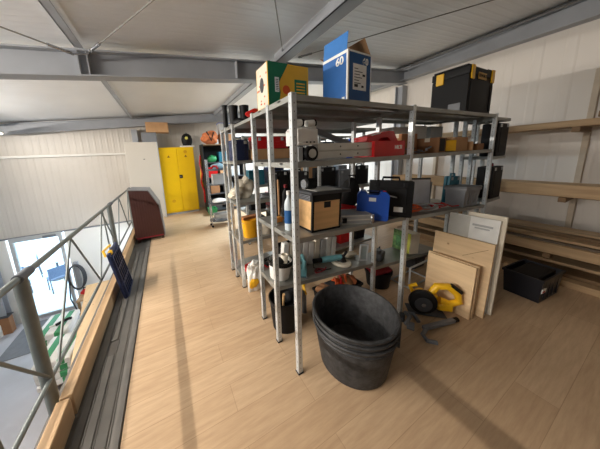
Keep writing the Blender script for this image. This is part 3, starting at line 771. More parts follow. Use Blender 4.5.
MB().tube([(-.24, .005, .062), (-.33, .01, .055)], .026, 10).done('tail_grip', BLACK, t)
MB().tube([(.0, -.02, .08), (.01, -.06, .16)], .013, 8).done('side_handle', BLACK, t)
MB().tube([(-.33, .01, .05), (-.36, -.05, .02), (-.3, -.1, .008), (-.18, -.09, .008)], .005, 6).done('cord', BLACK, t)
coil('cable_coil', 'dark red thin cable loop lying in front of the polisher', 'cable', .06, DRED, (.53, .385, L4(.53)+.003), 2, .005, 3, .45, tail=False)
for k in range(9):
    x = .235+k*.078; m = (WHITE, CREAM, LGREY, WHITE)[k % 4]; hh = (.27, .25, .28, .26, .24)[k % 5]
    o = MB().box(-.03, .03, -.03, .03, 0, hh, .004).box(-.0315, .0315, -.0315, .0315, hh*.35, hh*.42).done('tile_pack', m)
    lay(o, (x, .588, L4(x)+.002), 0, T4a)
    tag(o, 'upright grey pack in row at back of lower shelf, number %s from left' % ('one two three four five six seven eight nine'.split()[k]), 'pack', 'upright packs at back of the lower shelf')
t = thing('corner_profile', 'pale plastic frame piece leaning upright by middle post, lower shelf', 'profile', (1.15, .40, L4(1.15)+.004), -.3, None, T4a)
b = MB(); b.box(-.05, -.035, -.008, .008, 0, .19, .002).box(.035, .05, -.008, .008, 0, .19, .002).box(-.035, .035, -.008, .008, 0, .02, .002).box(-.035, .035, -.008, .008, .17, .19, .002)
b.done('frame', LGREY, t); MB().box(-.035, .035, -.002, .002, .02, .17).done('pane', mat('clouded_sheet', (150, 160, 158), .3), t)
t = thing('work_gloves', 'crumpled cream work cloth on lower shelf left of middle post', 'cloth', (1.09, .54, L4(1.09)+.002), 0, None, T4a)
MB().lump((0, 0, .025), .09, .05, .03, .35, 6, 3, -.022).done('cloth', FOAM, t)
t = thing('machine_part', 'black machine part with cables on lower shelf behind middle post', 'tool', (1.5, .47, .33), .4, None, T4b)
MB().box(-.1, .1, -.06, .06, 0, .09, .02, seg=2).cyl((-.06, 0, .09), (-.06, 0, .14), .045, seg=16).done('body', DGREY, t); MB().tube([(.08, 0, .05), (.16, .02, .1), (.14, .06, .02), (.05, .08, .02)], .008, 6).done('cord', BLACK, t)
t = carton('printed_box', 'green leafy printed box with cream end on lower shelf right bay', 'box', .26, .15, .27, DGREEN, (2.05, .475, L4(2.05)+.012), math.radians(-100), T4b, tape=False)
MB().box(.13, .1308, -.074, .074, .001, .269).done('cream_end', CREAM, t); MB().box(-.129, .129, -.074, .074, .27, .2708).done('cream_top', CREAM, t)
MB().box(-.08, .06, -.0762, -.075, .05, .2).done('print', mat('forest_print', (60, 104, 62), .6, 0, .5, 30), t); MB().box(.085, .129, -.0764, -.075, .004, .266).done('yellow_strip', mat('lime_print', (170, 172, 70), .6), t)

# ---------------- on the floor under the shelves
t = bucket('bucket', 'black builder bucket with wooden handle sticking out under front left', 'bucket', .15, .31, BLACK, (.17, .475, 0))
MB().cyl((-.03, .0, .1), (-.06, -.09, .40), .012, seg=10).done('wooden_handle', PLYX, t); MB().ball((.05, .02, .26), .06, .06, .05).done('black_sponge', BLACKM, t)
t = thing('caulking_gun', 'yellow handled caulking gun standing behind the black bucket', 'tool', (.42, .51, 0), .2)
MB().cyl((0, 0, 0), (0, 0, .26), .024, seg=12).done('barrel', GREY, t); MB().tube([(0, 0, .26), (0, 0, .36), (.02, -.06, .40)], .014, 8).done('grip', TYEL, t); MB().tube([(0, 0, .3), (-.02, -.05, .24)], .01, 8).done('trigger', TYEL, t)
t = bin_('crate', 'low black crate heaped with orange and brown tools behind mortar tubs', 'crate', .52, .2, .2, BLACK, (.84, .46, 0))
for k, (x, m, s_) in enumerate(((-.19, CARD2, .07), (-.08, DGREY, .07), (.0, ORANGE, .055), (.08, CARD2, .08), (.18, SKIN, .06))):
    MB().lump((x, 0, .21), s_, .08, .045, .35, 20+k).done('tool', m, t)
for k in range(3): MB().tube([(-.1+k*.07, -.08, .22), (-.05+k*.07, -.02, .29), (.0+k*.07, .05, .26), (.06+k*.07, .08, .2)], .011, 8).done('hose', ORANGE if k != 1 else RED, t)
t = bucket('bucket', 'black bucket with dark red cloth bulging over its rim', 'bucket', .15, .2, BLACK, (1.50, .455, 0), bail=False)
MB().lump((0, 0, .21), .145, .14, .06, .2, 31).done('red_cloth', DRED, t)
t = thing('trestle', 'grey tubular trestle frame on floor beneath right bay', 'trestle', (1.86, .2, 0), 0)
MB().tube([(-.15, .0, .012), (-.15, .0, .27), (.25, 0, .27), (.25, 0, .012)], .012, 8).done('frame', LGREY, t)
MB().tube([(-.15, .0, .012), (-.15, .22, .012), (.25, .22, .012), (.25, 0, .012)], .012, 8, True).done('base', LGREY, t)
for l, x, y, m in (('dark grey storage bin on floor under right bay behind trestle', 2.3, .5, DGREY), ('black storage bin on floor beneath far right of shelving', 2.62, .2, BLACK)):
    bin_('storage_bin', l, 'bin', .26 if x < 2.5 else .22, .2, .16, m, (x, y, 0))

# ================================================================== floor in front
def tub(z, label):
    t = thing('mortar_tub', label, 'tub', (.455, -.095, z), 0, 'stacked black mortar tubs')
    r, rb, h_ = .302, .25, .37
    MB().lathe([(0, 0), (rb-.02, 0), (rb, .015), (rb+(r-rb)*.8, h_-.07), (r-.012, h_-.065), (r-.004, h_-.05), (r-.012, h_-.035), (r-.012, h_-.028), (r+.006, h_-.024), (r+.012, h_-.008), (r+.004, h_), (r-.008, h_-.002),
                (r-.024, h_-.03), (rb-.016, .016), (rb-.04, .009), (0, .009)], seg=56).done('body', BLACKR, t)
    MB().lathe([(r-.01, h_-.058), (r-.002, h_-.05), (r-.01, h_-.042)], seg=56).done('rim_band', BLACKR, t, fixn=False)
    for a in (.5, .5+PI):
        MB().box(-.07, .07, -.012, .012, -.014, .004, .004).done('grip', BLACKR, t).matrix_local = Matrix.Rotation(a, 4, 'Z') @ Matrix.Translation((0, -r-.0, h_-.03))
tub(0, 'lowest of three nested round black mortar tubs on the floor')
tub(.043, 'middle of three nested round black mortar tubs before the shelving')
tub(.086, 'topmost of three nested black mortar tubs, open and empty')

# circular saw
t = thing('circular_saw', 'yellow circular saw with black blade guard on floor by shelf post', 'circular saw', (1.43, -.08, .02), math.radians(-44))
MB().box(-.12, .2, -.06, .09, 0, .006, .002).done('base_plate', DGREY, t)
MB().lathe([(0, 0), (.115, 0), (.12, .008), (.12, .045), (.11, .052), (0, .052)], seg=32).done('blade_guard', BLACK, t).matrix_local = Matrix.Translation((0, -.0, .127)) @ Matrix.Rotation(PI/2, 4, 'X')
MB().lathe([(0, 0), (.075, 0), (.075, .003), (0, .003)], seg=32).done('blade', DGREY, t).matrix_local = Matrix.Translation((0, -.052, .11)) @ Matrix.Rotation(PI/2, 4, 'X')
MB().lathe([(0, 0), (.02, 0), (.02, .008), (0, .008)], seg=12).done('blade_bolt', CHROME, t).matrix_local = Matrix.Translation((0, -.055, .11)) @ Matrix.Rotation(PI/2, 4, 'X')
b = MB(); b.cyl((.02, .0, .13), (.02, .12, .13), .06, .055, 20).box(-.06, .14, .005, .07, .10, .19, .02, seg=2); b.done('motor_housing', TYEL, t)
MB().tube([(.08, .035, .18), (.13, .035, .275), (.22, .035, .285), (.30, .035, .22), (.32, .035, .14), (.25, .035, .10), (.16, .035, .13)], .034, 10).done('handle', TYEL, t)
MB().tube([(.24, .03, .305), (.325, .03, .235)], .022, 8).done('grip_pad', BLACK, t)
MB().tube([(-.06, .05, .16), (-.09, .06, .23), (-.03, .06, .255)], .02, 8).done('front_grip', TYEL, t)
MB().box(.14, .27, .0, .075, .03, .105, .012).done('battery', TYEL, t)

t = thing('saw_stand_arm', 'grey metal support arm with black rubber tip lying beside the saw', 'tool', (1.30, -.24, .002), math.radians(-14))
MB().box(-.09, .26, -.02, .02, .012, .045, .004).done('arm', GREY, t); MB().cyl((.26, 0, .028), (.3, 0, .028), .022, seg=12).done('rubber_tip', BLACK, t)
MB().tube([(-.05, 0, .02), (-.14, -.04, .015), (-.16, -.1, .012), (-.1, -.14, .012)], .018, 8).done('foot_bracket', GREY, t)
t = thing('clamp_bracket', 'twisted grey steel bracket lying at the foot of shelf post', 'bracket', (1.14, -.07, .004), .5)
MB().tube([(-.02, -.03, .012), (.06, -.06, .05), (.14, -.02, .02), (.17, -.09, .012), (.08, -.13, .014)], .018, 8).done('bar', GREY, t)
MB().box(-.06, .04, -.1, -.04, 0, .016, .004).done('plate', GREY, t); MB().box(.0, .1, -.02, .03, .0, .05, .01).done('clamp', DGREY, t)

# leaning boards (each leans towards +X)
def leaning(name, label, cat, x, y0, y1, h_, th, m, ang, back=None):
    t = thing(name, label, cat, (x, (y0+y1)/2, 0), 0, None, math.radians(ang)); d = (y1-y0)
    MB().box(-th/2, th/2, -d/2, d/2, 0, h_, .002).done('board', m, t); t.location.z = math.sin(math.radians(ang))*th/2+.001
    return t
t = leaning('plywood_sheet', 'small pale plywood sheet leaning at the very front of the boards', 'board', 1.72, -.355, .03, .53, .02, PLY, 3)
t = leaning('plywood_sheet', 'second small plywood sheet leaning just behind the front one', 'board', 1.765, -.36, .06, .53, .034, PLY, 3)
t = leaning('plywood_sheet', 'medium plywood sheet leaning behind the small ones, a scratch across it', 'board', 1.85, -.41, .07, .74, .02, PLY, 4.5)
MB().box(-.0112, -.0102, -.002, .002, 0, .22).done('scratch', CARD2, t).matrix_local = Matrix.Translation((0, -.02, .55)) @ Matrix.Rotation(math.radians(55), 4, 'X')
t = leaning('insulation_board', 'white faced board with faint grey print leaning behind the plywood', 'board', 1.915, -.40, -.012, .95, .022, PAPER, 5.0)
MB().box(-.0125, -.0112, -.15, .0, .86, .88).done('print', LGREY, t); MB().box(-.0125, -.0112, .02, .19, .7, .945).done('foil_patch', ALU, t)
MB().box(-.0125, -.0112, -.13, -.02, .835, .85).done('print', LGREY, t)
t = leaning('long_board', 'tall narrow pale board leaning last in the stack of boards', 'board', 1.965, -.43, -.15, .985, .02, FOAM, 4.0)

t = bin_('tool_crate', 'low navy black crate with red and white sticker on floor at right', 'crate', .46, .29, .27, mat('navy_black_plastic', (22, 25, 34), .4), (2.80, -.48, 0), -.1)
MB().box(-.215, -.13, -.146, -.139, .12, .165).done('sticker', PAPER, t); MB().box(-.21, -.15, -.1468, -.1455, .125, .142).done('sticker_print', RED, t)
MB().box(-.2, .2, -.1, .1, .2, .262, .01).done('inner_tray', BLACK, t)

# ================================================================== timber store on the right wall
PALE = mat('pale_post', (200, 186, 166), .7)
for y, l in ((-.46, 'timber wall rack post on right wall, its arms carrying three plank levels'), (1.2, 'timber wall rack post on right wall hidden behind the shelving end')):
    t = thing('timber_rack', l, 'timber rack', (4.155, y, 0))
    MB().box(-.04, .04, -.025, .025, 0, 2.5, .003).done('post', PALE, t)
    for z, x0 in ((1.745, 3.55), (.915, 3.55), (.25, 3.33)): MB().box(x0-4.155, -.041, -.03, .03, z, z+.06, .003).done('support_arm', TIMBD, t)
def plank(x0, x1, z0, z1, y0, y1, m, label, group=None):
    o = MB().box(-(x1-x0)/2, (x1-x0)/2, 0, y1-y0, 0, z1-z0, .004).done('plank', m); o.location = ((x0+x1)/2, y0, z0); tag(o, label, 'plank', group)
plank(3.58, 3.72, 1.806, 1.87, -3.5, 1.7, TIMB, 'thick pale plank at outer edge of top timber level, right wall')
plank(3.73, 3.87, 1.806, 1.86, -3.5, 1.75, TIMBD, 'darker plank behind the outer one on the top timber level')
plank(3.88, 4.10, 1.806, 1.90, -3.2, 1.6, TIMB, 'plank nearest the wall on top timber level')
plank(3.75, 4.06, 1.902, 1.97, -3.0, -.56, TIMBD, 'short plank lying on top of top timber level, far right')
plank(3.58, 3.63, .976, 1.125, -3.5, 1.7, TIMB, 'deep tan beam on edge at middle timber level of right wall')
plank(3.64, 3.85, .976, 1.06, -3.5, 1.7, TIMBD, 'flat plank behind the deep beam, middle timber level')
plank(3.86, 4.10, .976, 1.10, -3.5, 1.7, TIMB, 'wide plank against the wall on middle timber level')
plank(3.34, 3.40, .311, .43, -3.5, 1.5, TIMB, 'narrow tan plank on edge at front of lower timber level')
plank(3.41, 3.72, .311, .45, -3.5, 1.5, wood('weathered_board', (108, 94, 78), 'Y'), 'wide grey weathered board on lower timber level')
plank(3.74, 4.10, .311, .47, -3.5, 1.5, wood('weathered_timber', (94, 82, 68), 'Y'), 'grey weathered board touching right wall on lower level')
plank(3.45, 3.58, .452, .482, -3.2, .9, TIMB, 'thin pale strip lying on the wide weathered board')
plank(3.61, 3.70, .452, .505, -3.4, 1.2, TIMBD, 'squared brown batten lying behind the thin pale strip')
plank(3.76, 3.98, .472, .515, -3.1, 1.3, TIMB, 'pale board stacked on the weathered board by the right wall')
plank(3.22, 3.34, 0, .075, -3.5, -.15, TIMB, 'long squared timber lying on floor in front of timber store')
plank(3.36, 3.6, 0, .11, -3.5, 1.4, TIMBD, 'broad timber on the floor under the lower timber level')
plank(3.62, 4.0, 0, .14, -3.5, 1.4, TIMB, 'pale timber on the floor at the wall under timber store')

# ================================================================== second and third shelving units: stored goods
t = bucket('bucket', 'bright yellow builder bucket on lower shelf of second unit', 'bucket', .11, .235, BUCKY, (.19, 1.36, .62))
t = carton('wood_offcuts', 'bundle of orange brown wood offcuts laid across yellow bucket', 'wood', .22, .09, .035, mat('wood_offcut', (176, 112, 60), .7), (.19, 1.36, .857), .1, tape=False)
bottle('bottle', 'small green topped bottle behind the yellow bucket', 'bottle', .04, .2, CLEAR, GREEN2, (.2, 1.58, .62))
bucket('bucket', 'cream paint bucket right of the yellow one on second unit', 'bucket', .095, .16, CREAM, (.40, 1.36, .62))
coil('cable_coil', 'red and dark cable coil on bottom shelf of second unit', 'cable', .11, RED, (.2, 1.37, .142), 4, .008, 12)
coil('cable_coil', 'black cable coil beside the red one on bottom shelf', 'cable', .10, BLACK, (.46, 1.37, .142), 4, .009, 13)
t = thing('sack', 'white plastic sack with yellow print standing on floor by second unit', 'sack', (.13, 1.13, 0))
MB().lump((0, 0, .17), .09, .065, .19, .35, 5, 4, -.168).done('body', WHITE, t); MB().lump((-.03, -.03, .14), .06, .045, .08, .3, 5, 3).done('yellow_print', TYEL, t)
MB().lump((0, 0, .345), .05, .035, .04, .3, 7).done('gathered_neck', WHITE, t)
t = thing('sack', 'pale grey plastic sack slumped on middle shelf of second unit', 'sack', (.17, 1.5, 1.1))
MB().lump((0, 0, .10), .13, .09, .11, .5, 9, 4, -.098).lump((-.10, -.03, .06), .07, .05, .055, .3, 12, 3, -.055).done('body', CREAM, t); MB().lump((.05, 0, .21), .05, .025, .06, .5, 2).done('gathered_neck', CREAM, t)
coil('cable_coil', 'grey cable coil leaning at front of second unit middle shelf', 'cable', .085, GREY, (.40, 1.32, 1.11), 4, .008, 15)
case('tool_case', 'long red tool case on upper shelf of second unit', 'case', .50, .15, .15, RED, (.52, 1.37, 1.73), 0, handle=False)
carton('carton', 'flat brown carton beneath the long red case, second unit', 'box', .54, .2, .125, CARD, (.52, 1.37, 1.602))
case('tool_case', 'navy tool case on upper shelf of second unit far left', 'case', .2, .15, .28, NAVY, (.12, 1.40, 1.602), 0)
for i, (x, wd, hh, m, l, z) in enumerate((
        (.92, .24, .30, BLACK, 'black tool case at right end of left bay, second unit upper shelf', 1.602),
        (1.46, .3, .24, NAVY, 'navy tool case in right bay of second unit upper shelf', 1.602),
        (1.86, .3, .28, LGREY, 'light grey case in right bay of second unit upper shelf', 1.602),
        (2.23, .28, .22, DGREY, 'dark grey case at far right of second unit upper shelf', 1.602),
        (.66, .24, .36, BLACK, 'black case standing on second unit middle shelf, left bay', 1.102),
        (.98, .30, .33, FABRIC, 'charcoal fabric case on second unit middle shelf, left bay right end', 1.102),
        (1.48, .34, .36, BLACK, 'black case on second unit middle shelf, right bay left end', 1.102),
        (1.88, .3, .3, GREY, 'grey case on second unit middle shelf, right bay centre', 1.102),
        (2.24, .28, .34, BLACK, 'black case on second unit middle shelf, right bay right end', 1.102),
        (.78, .26, .28, DGREY, 'dark grey case on second unit lower shelf behind cream bucket', .622),
        (1.06, .22, .3, BLACK, 'black case on second unit lower shelf, left bay end', .622),
        (1.5, .34, .3, DGREEN, 'mottled green case on second unit lower shelf, right bay', .622),
        (1.92, .34, .28, BLACK, 'black case on second unit lower shelf, right bay centre', .622))):
    case('tool_case', l, 'case', wd, .16, hh, m, (x, 1.42, z), .05*math.sin(i*2.3), group='tool cases on the second unit')
for i, (x, m, l) in enumerate(((.75, BLACK, 'black open bin on second unit bottom shelf, first of the row'), (1.05, GREY, 'grey open bin on second unit bottom shelf'), (1.45, DGREY, 'dark grey open bin on second unit bottom shelf, right bay'), (1.85, RED, 'red open bin on second unit bottom shelf'), (2.2, BLACK, 'black open bin on second unit bottom shelf, right end'))):
    bin_('storage_bin', l, 'bin', .24, .2, .2, m, (x, 1.42, .142))
rr = random.Random(11)
CM = [BLACK, DGREY, NAVY, CARD, RED, LGREY, CARD2, TEAL, GREY, CREAM]
CN = ['black', 'dark grey', 'navy', 'tan', 'red', 'pale grey', 'brown', 'teal', 'mid grey', 'cream']
LV = {1.602: 'fourth level', 1.102: 'third level', .622: 'second level', .142: 'lowest level'}
POS = ['leftmost', 'second from left', 'third from left', 'fourth from left', 'fifth from left', 'rightmost']
for z in LV:
    for k in range(6):
        x = .28+k*.44; ci = rr.randrange(10)
        wd = rr.uniform(.24, .36); hh = rr.uniform(.2, .34)
        carton('storage_box', '%s box on the %s of third shelving unit, %s' % (CN[ci], LV[z], POS[k]), 'box', wd, .3, hh, CM[ci], (.55+x, 2.70, z), 0, tape=ci in (3, 6, 9), group='boxes on the third unit')

# ================================================================== far end of the mezzanine
t = thing('safety_cabinet', 'tall yellow two door chemical safety cabinet at far end', 'cabinet', (-.33, 5.8, 0))
MB().box(-.48, .48, 0, .45, .06, 2.02, .004).done('body', YEL, t)
MB().box(-.46, .46, .02, .43, 0, .06).done('plinth', STEEL, t)
for sx in (-1, 1):
    d = MB().box(min(sx*.004, sx*.47), max(sx*.004, sx*.47), -.018, -.001, .10, 1.99, .004).done('door', YEL, t)
    x = sx*.235
    MB().prism([(x-.05, 1.72), (x+.05, 1.72), (x, 1.805)], 'Y', -.0205, -.0185).done('warning_sign', mat('amber_sign', (214, 160, 10), .5), d, smooth=False)
    MB().prism([(x-.034, 1.73), (x+.034, 1.73), (x, 1.788)], 'Y', -.0212, -.0206).done('sign_symbol', mat('sign_dark', (120, 90, 20), .5), d, smooth=False)
    o = MB().lathe([(0, 0), (.05, 0), (.05, .002), (0, .002)], seg=20).done('round_sign', mat('amber_sign', (214, 160, 10), .5), d); o.matrix_local = Matrix.Translation((x, -.0186, 1.88 if sx > 0 else .42)) @ Matrix.Rotation(PI/2, 4, 'X')
MB().box(.0, .09, -.03, -.018, 1.10, 1.20, .004).done('handle', BLACK, t)
MB().box(.02, .05, -.036, -.03, 1.13, 1.17, .002).done('key_plate', GREY, t)

t = thing('tall_cabinet', 'tall plain white cabinet beside the yellow one', 'cabinet', (-1.2, 5.68, 0))
MB().box(-.40, .39, 0, .5, 0, 2.17, .006).done('body', WALLP, t); MB().box(-.395, .385, -.016, -.001, .03, 2.165, .004).done('door', mat('cream_enamel', (206, 199, 187), .5, 0, .015, 1), t)
MB().box(.0, .04, -.03, -.016, 1.70, 1.72, .003).done('lock', DGREY, t); MB().box(.37, .395, -.02, .0, .0, 2.17, .003).done('edge_trim', LGREY, t)
carton('storage_box', 'grey box on top of tall white cabinet under the cardboard one', 'box', .36, .35, .26, GREY, (-.99, 5.90, 2.172), 0, tape=False)
carton('carton', 'brown cardboard box on the grey box above the cabinets', 'box', .56, .34, .27, CARD, (-.76, 5.86, 2.434), 0)
carton('storage_box', 'small white box in front of the grey box above cabinets', 'box', .10, .06, .15, WHITE, (-.64, 5.92, 2.02), 0, tape=False) if False else None
o = MB().box(-.2, .2, -.14, .14, 0, .045, .006).done('tray', WHITE); o.location = (.0, 5.98, 2.02); tag(o, 'flat white tray lid on top of the yellow cabinet', 'tray')
t = thing('helmet', 'round black helmet with pale yellow badge on white tray above yellow cabinet', 'helmet', (.01, 5.98, 2.065))
MB().lathe([(0, 0), (.12, 0), (.155, .1), (.16, .2), (.13, .3), (.07, .355), (0, .37)], seg=28).done('shell', BLACK, t)
MB().lathe([(0, 0), (.045, 0), (.04, .012), (0, .016)], seg=20).done('badge', mat('badge_yellow', (226, 220, 110), .5), t).matrix_local = Matrix.Translation((-.02, -.148, .22)) @ Matrix.Rotation(math.radians(84), 4, 'X')
MB().tube([(-.02, 0, .365), (0, 0, .40), (.02, 0, .365)], .006, 6).done('loop', BLACK, t)

t = thing('slanted_cabinet', 'dark reddish brown cabinet with slanted grey top by the railing end', 'cabinet', (-1.14, 3.78, 0))
prof = [(-.27, .07), (.26, .07), (.22, .72), (.06, 1.05), (-.27, 1.09)]
MB().prism(prof, 'Y', 0, .6).done('body', MAHOG, t, smooth=False)
MB().prism([(-.275, 1.092), (.065, 1.053), (.226, .722), (.264, .07), (.276, .07), (.238, .726), (.072, 1.066), (-.275, 1.106)], 'Y', -.012, .61).done('cover', mat('grey_slate', (120, 120, 122), .5), t, smooth=False)
for x in (-.24, .2):
    for y in (.03, .53): MB().box(x, x+.05, y, y+.05, 0, .07).done('foot', MAHOG, t)
MB().box(-.25, .24, -.006, 0, .07, .10).done('bottom_rail', DRED, t)

# rounded trolley shelf
t = thing('shelf_trolley', 'grey metal trolley with rounded shelves standing in the aisle', 'trolley', (.40, 3.95, 0))
for z in (.14, .55, 1.02, 1.36):
    MB().lathe([(0, 0), (.27, 0), (.275, .006), (.275, .03), (.268, .03), (.268, .012), (0, .012)], (0, 0, z), 28, 1, .8).done('shelf', STEELD, t)
for x, y in ((-.24, -.1), (.24, -.1), (-.24, .1), (.24, .1)): MB().cyl((x*.98, y, .05), (x*.98, y, 1.62), .014, seg=10).done('pole', CHROME, t); MB().cyl((x*.98, y-.01, .03), (x*.98, y+.01, .03), .028, seg=12).done('caster', BLACK, t)
t = thing('folded_cloth', 'folded white cloth on low shelf of the rounded trolley', 'cloth', (.40, 3.92, .565)); MB().lump((0, 0, .055), .2, .15, .06, .12, 2, 3, -.053).done('cloth', WHITE, t)
bin_('storage_bin', 'clear grey bin on the lowest trolley shelf', 'bin', .32, .2, .16, LGREY, (.40, 3.93, .155))
carton('storage_box', 'grey box on the middle trolley shelf', 'box', .3, .2, .24, LGREY, (.42, 3.95, 1.034), 0, tape=False)
t = thing('hand_tool', 'red handled hand tool on trolley top shelf', 'tool', (.30, 3.86, 1.374)); MB().tube([(-.06, 0, .03), (0, 0, .09), (.08, .02, .08), (.1, .02, .02)], .024, 8).done('body', RED, t)
t = thing('hose_bundle', 'blue white bundle of cloth on trolley top shelf', 'cloth', (.44, 3.98, 1.374)); MB().lump((0, 0, .08), .15, .11, .085, .2, 14, 3, -.078).done('cloth', mat('pale_blue_cloth', (150, 184, 200), .8), t)
softbag('tool_bag', 'green bag on tall dark cabinet shelf beside yellow cabinet', 'bag', .3, .2, .22, GREEN2, (.62, 5.45, 1.53), 0, 5)
# dark open cabinet behind trolley
t = thing('open_cabinet', 'dark open cabinet right of the yellow cabinet behind the trolley', 'cabinet', (.95, 5.3, 0))
b = MB(); b.box(-.62, -.59, 0, .5, 0, 2.06).box(.59, .62, 0, .5, 0, 2.06).box(-.59, .59, .48, .5, 0, 2.06); b.done('carcass', BLACKM, t, smooth=False)
for z in (.05, .55, 1.05, 1.5, 2.03): MB().box(-.589, .589, .0, .479, z, z+.028).done('shelf', TIMBD if z > 2 else DGREY, t)
for k, (x, z, m, l) in enumerate(((.6, 1.08, RED, 'red box on third shelf of dark open cabinet'), (.95, 1.08, CARD, 'tan box in third shelf of dark open cabinet'), (1.3, 1.08, LGREY, 'pale grey box in third shelf of dark open cabinet'),
                                  (.62, .58, CARD2, 'brown box in second shelf of dark open cabinet'), (1.05, .58, GREY, 'grey box in second shelf of dark open cabinet'), (.95, 1.53, TEAL, 'teal box in fourth shelf of dark open cabinet'), (1.3, 1.53, DRED, 'dark red box in fourth shelf of dark open cabinet'),
                                  (.65, .08, DGREY, 'dark box in lowest shelf of dark open cabinet'), (1.15, .08, CARD, 'tan box in lowest shelf of dark open cabinet'))):
    carton('storage_box', l, 'box', .27, .28, .3, m, (x, 5.5, z), 0, tape=m in (CARD, CARD2))
t = thing('plush_cushion', 'bundled orange brown plush cushion on top of dark open cabinet', 'cushion', (.62, 5.5, 2.06))
MB().lump((0, 0, .2), .24, .2, .21, .28, 21, 4, -.197).done('body', SKIN, t)
MB().tube([(-.12, -.19, .36), (0, -.2, .1), (.08, -.19, .34)], .022, 8).done('strap', BLACK, t)
carton('storage_box', 'brown box on dark open cabinet carrying the clear bin', 'box', .4, .3, .295, CARD2, (1.1, 5.5, 2.062), 0, tape=False)
t = bin_('clear_bin', 'clear plastic bin with blue lid stacked above dark open cabinet', 'bin', .42, .3, .3, LGREY, (1.1, 5.5, 2.36), 0, BLUE)
bin_('crate', 'green plastic crate on floor beside the yellow cabinet', 'crate', .22, .3, .2, GREEN2, (.42, 5.1, 0)); 
t = thing('hose', 'red and yellow hose hanging beside the yellow cabinet', 'hose', (.285, 5.6, .9))
MB().tube([(.02, 0, .85), (-.03, -.05, .6), (.02, -.06, .3), (-.04, -.05, .05), (.03, -.04, -.25), (.02, -.02, -.6)], .022, 8).done('red_hose', RED, t)
MB().tube([(.03, .02, .8), (.0, -.03, .5), (-.03, -.03, .2), (.02, -.02, -.1)], .018, 8).done('yellow_hose', TYEL, t)

# folded blue crate leaning on the railing
t = thing('folding_crate', 'dark blue folded crate with yellow clasp leaning on the railing', 'crate', (-1.315, 1.78, -.01), 0, None, math.radians(-9))
b = MB(); b.box(-.035, .0, 0, .44, 0, .62, .006)
b.done('back_panel', NAVY, t)
b = MB()
for k in range(6): b.box(.0, .02, .012+k*.072, .024+k*.072, .02, .58)
for z in (.02, .2, .39, .565): b.box(.0, .022, .006, .394, z, z+.016)
b.done('rib', NAVY, t, smooth=False)
MB().box(.0, .008, .03, .37, .05, .55).done('inner_panel', mat('navy_shade', (22, 30, 56), .6), t)  # darker copy of the navy, painting in shade between the ribs
MB().tube([(-.05, .03, .59), (-.06, .05, .66), (-.02, .2, .665), (-.05, .30, .63)], .014, 8).done('clasp', TYEL, t)
MB().box(-.03, .01, .05, .11, .585, .635, .008).done('clasp_block', TYEL, t)

# ================================================================== ground floor below the railing
t = thing('plywood_booth', 'plywood topped storage booth on the ground floor below the railing', 'booth', (0, 0, ZG))
z = -1.0-ZG
MB().prism([(-1.72, .9), (-1.9, .9), (-2.56, 4.5), (-1.72, 4.5)], 'Z', 0, z-.02).done('body', PLYX, t, smooth=False)
MB().prism([(-1.70, .8), (-1.90, .8), (-2.24, 2.7), (-1.70, 2.7)], 'Z', z-.02, z).done('top_sheet', PLY, t, smooth=False)
MB().prism([(-1.70, 2.704), (-2.24, 2.704), (-2.58, 4.55), (-1.70, 4.55)], 'Z', z-.02, z).done('top_sheet', PLY, t, smooth=False)
# sacks stack
for k in range(4):
    for j in range(2):
        t = thing('cement_bag', '%s green and white bag of the %s stack below the railing' % (('lowest', 'second', 'third', 'topmost')[k], ('nearer', 'farther')[j]), 'bag', (-2.93-.33*j+.03*(k % 2), 3.85+j*.85, ZG+.14+k*.13), .06*(-1)**k, 'stacked bags on the ground floor')
        MB().box(-.27, .27, -.36, .36, 0, .125, .045, seg=3).done('body', WHITE, t)
        b = MB(); b.box(-.2, -.05, -.362, .362, .003, .1285, .045, seg=3).box(.06, .2, -.362, .362, .003, .1285, .045, seg=3); b.done('green_print', GREEN2, t)
t = thing('pallet', 'wooden pallet under the green and white bags', 'pallet', (-3.08, 4.27, ZG), .36)
for k in range(6): MB().box(-.3, .3, -.75+k*.26, -.62+k*.26, .11, .138, .002).done('slat', TIMB, t)
for x in (-.3, -.04, .22): MB().box(x, x+.08, -.75, .68, 0, .11, .002).done('bearer', TIMBD, t)
t = thing('spray_gun', 'black and white nozzle lying on the topmost bag', 'tool', (-3.1, 4.6, ZG+.14+.52), .5)
MB().tube([(-.12, 0, .04), (.08, 0, .05), (.14, 0, .03)], .03, 8).done('body', BLACK, t); MB().tube([(-.12, 0, .04), (-.2, .05, .03)], .022, 8).done('hose_end', WHITE, t)
o = MB().box(-.5, .55, -.6, .62, 0, .015, .004).done('door_mat', mat('dark_mat', (128, 130, 136), .9)); o.location = (-3.92, 5.5, ZG); tag(o, 'dark grey door mat inside the glass door', 'mat')
for k, (x, y) in enumerate(((-4.95, 5.55), (-5.1, 5.85), (-4.85, 5.9), (-5.05, 5.25))):
    t = thing('canister', 'white canister on ground floor left of door, ' + ('front right', 'back left', 'back right', 'nearest')[k]+' of the group', 'canister', (x, y, ZG), 0, 'white canisters by the door')
    MB().box(-.1, .1, -.08, .08, 0, .3, .025, seg=2).lathe([(.03, .3), (.03, .34), (0, .34)], (-.05, 0, 0), 14).done('body', WHITE, t); MB().tube([(-.0, 0, .29), (0, 0, .34), (.08, 0, .34), (.08, 0, .29)], .012, 8).done('handle', WHITE, t)
t = thing('tool_trolley', 'brown wooden step by the wall left of the door', 'step', (-4.75, 5.95, ZG)); MB().box(-.16, .16, -.02, .14, 0, .45, .01).done('body', CARD2, t); MB().box(-.18, .18, -.04, .16, .45, .47, .004).done('top', DGREY, t)
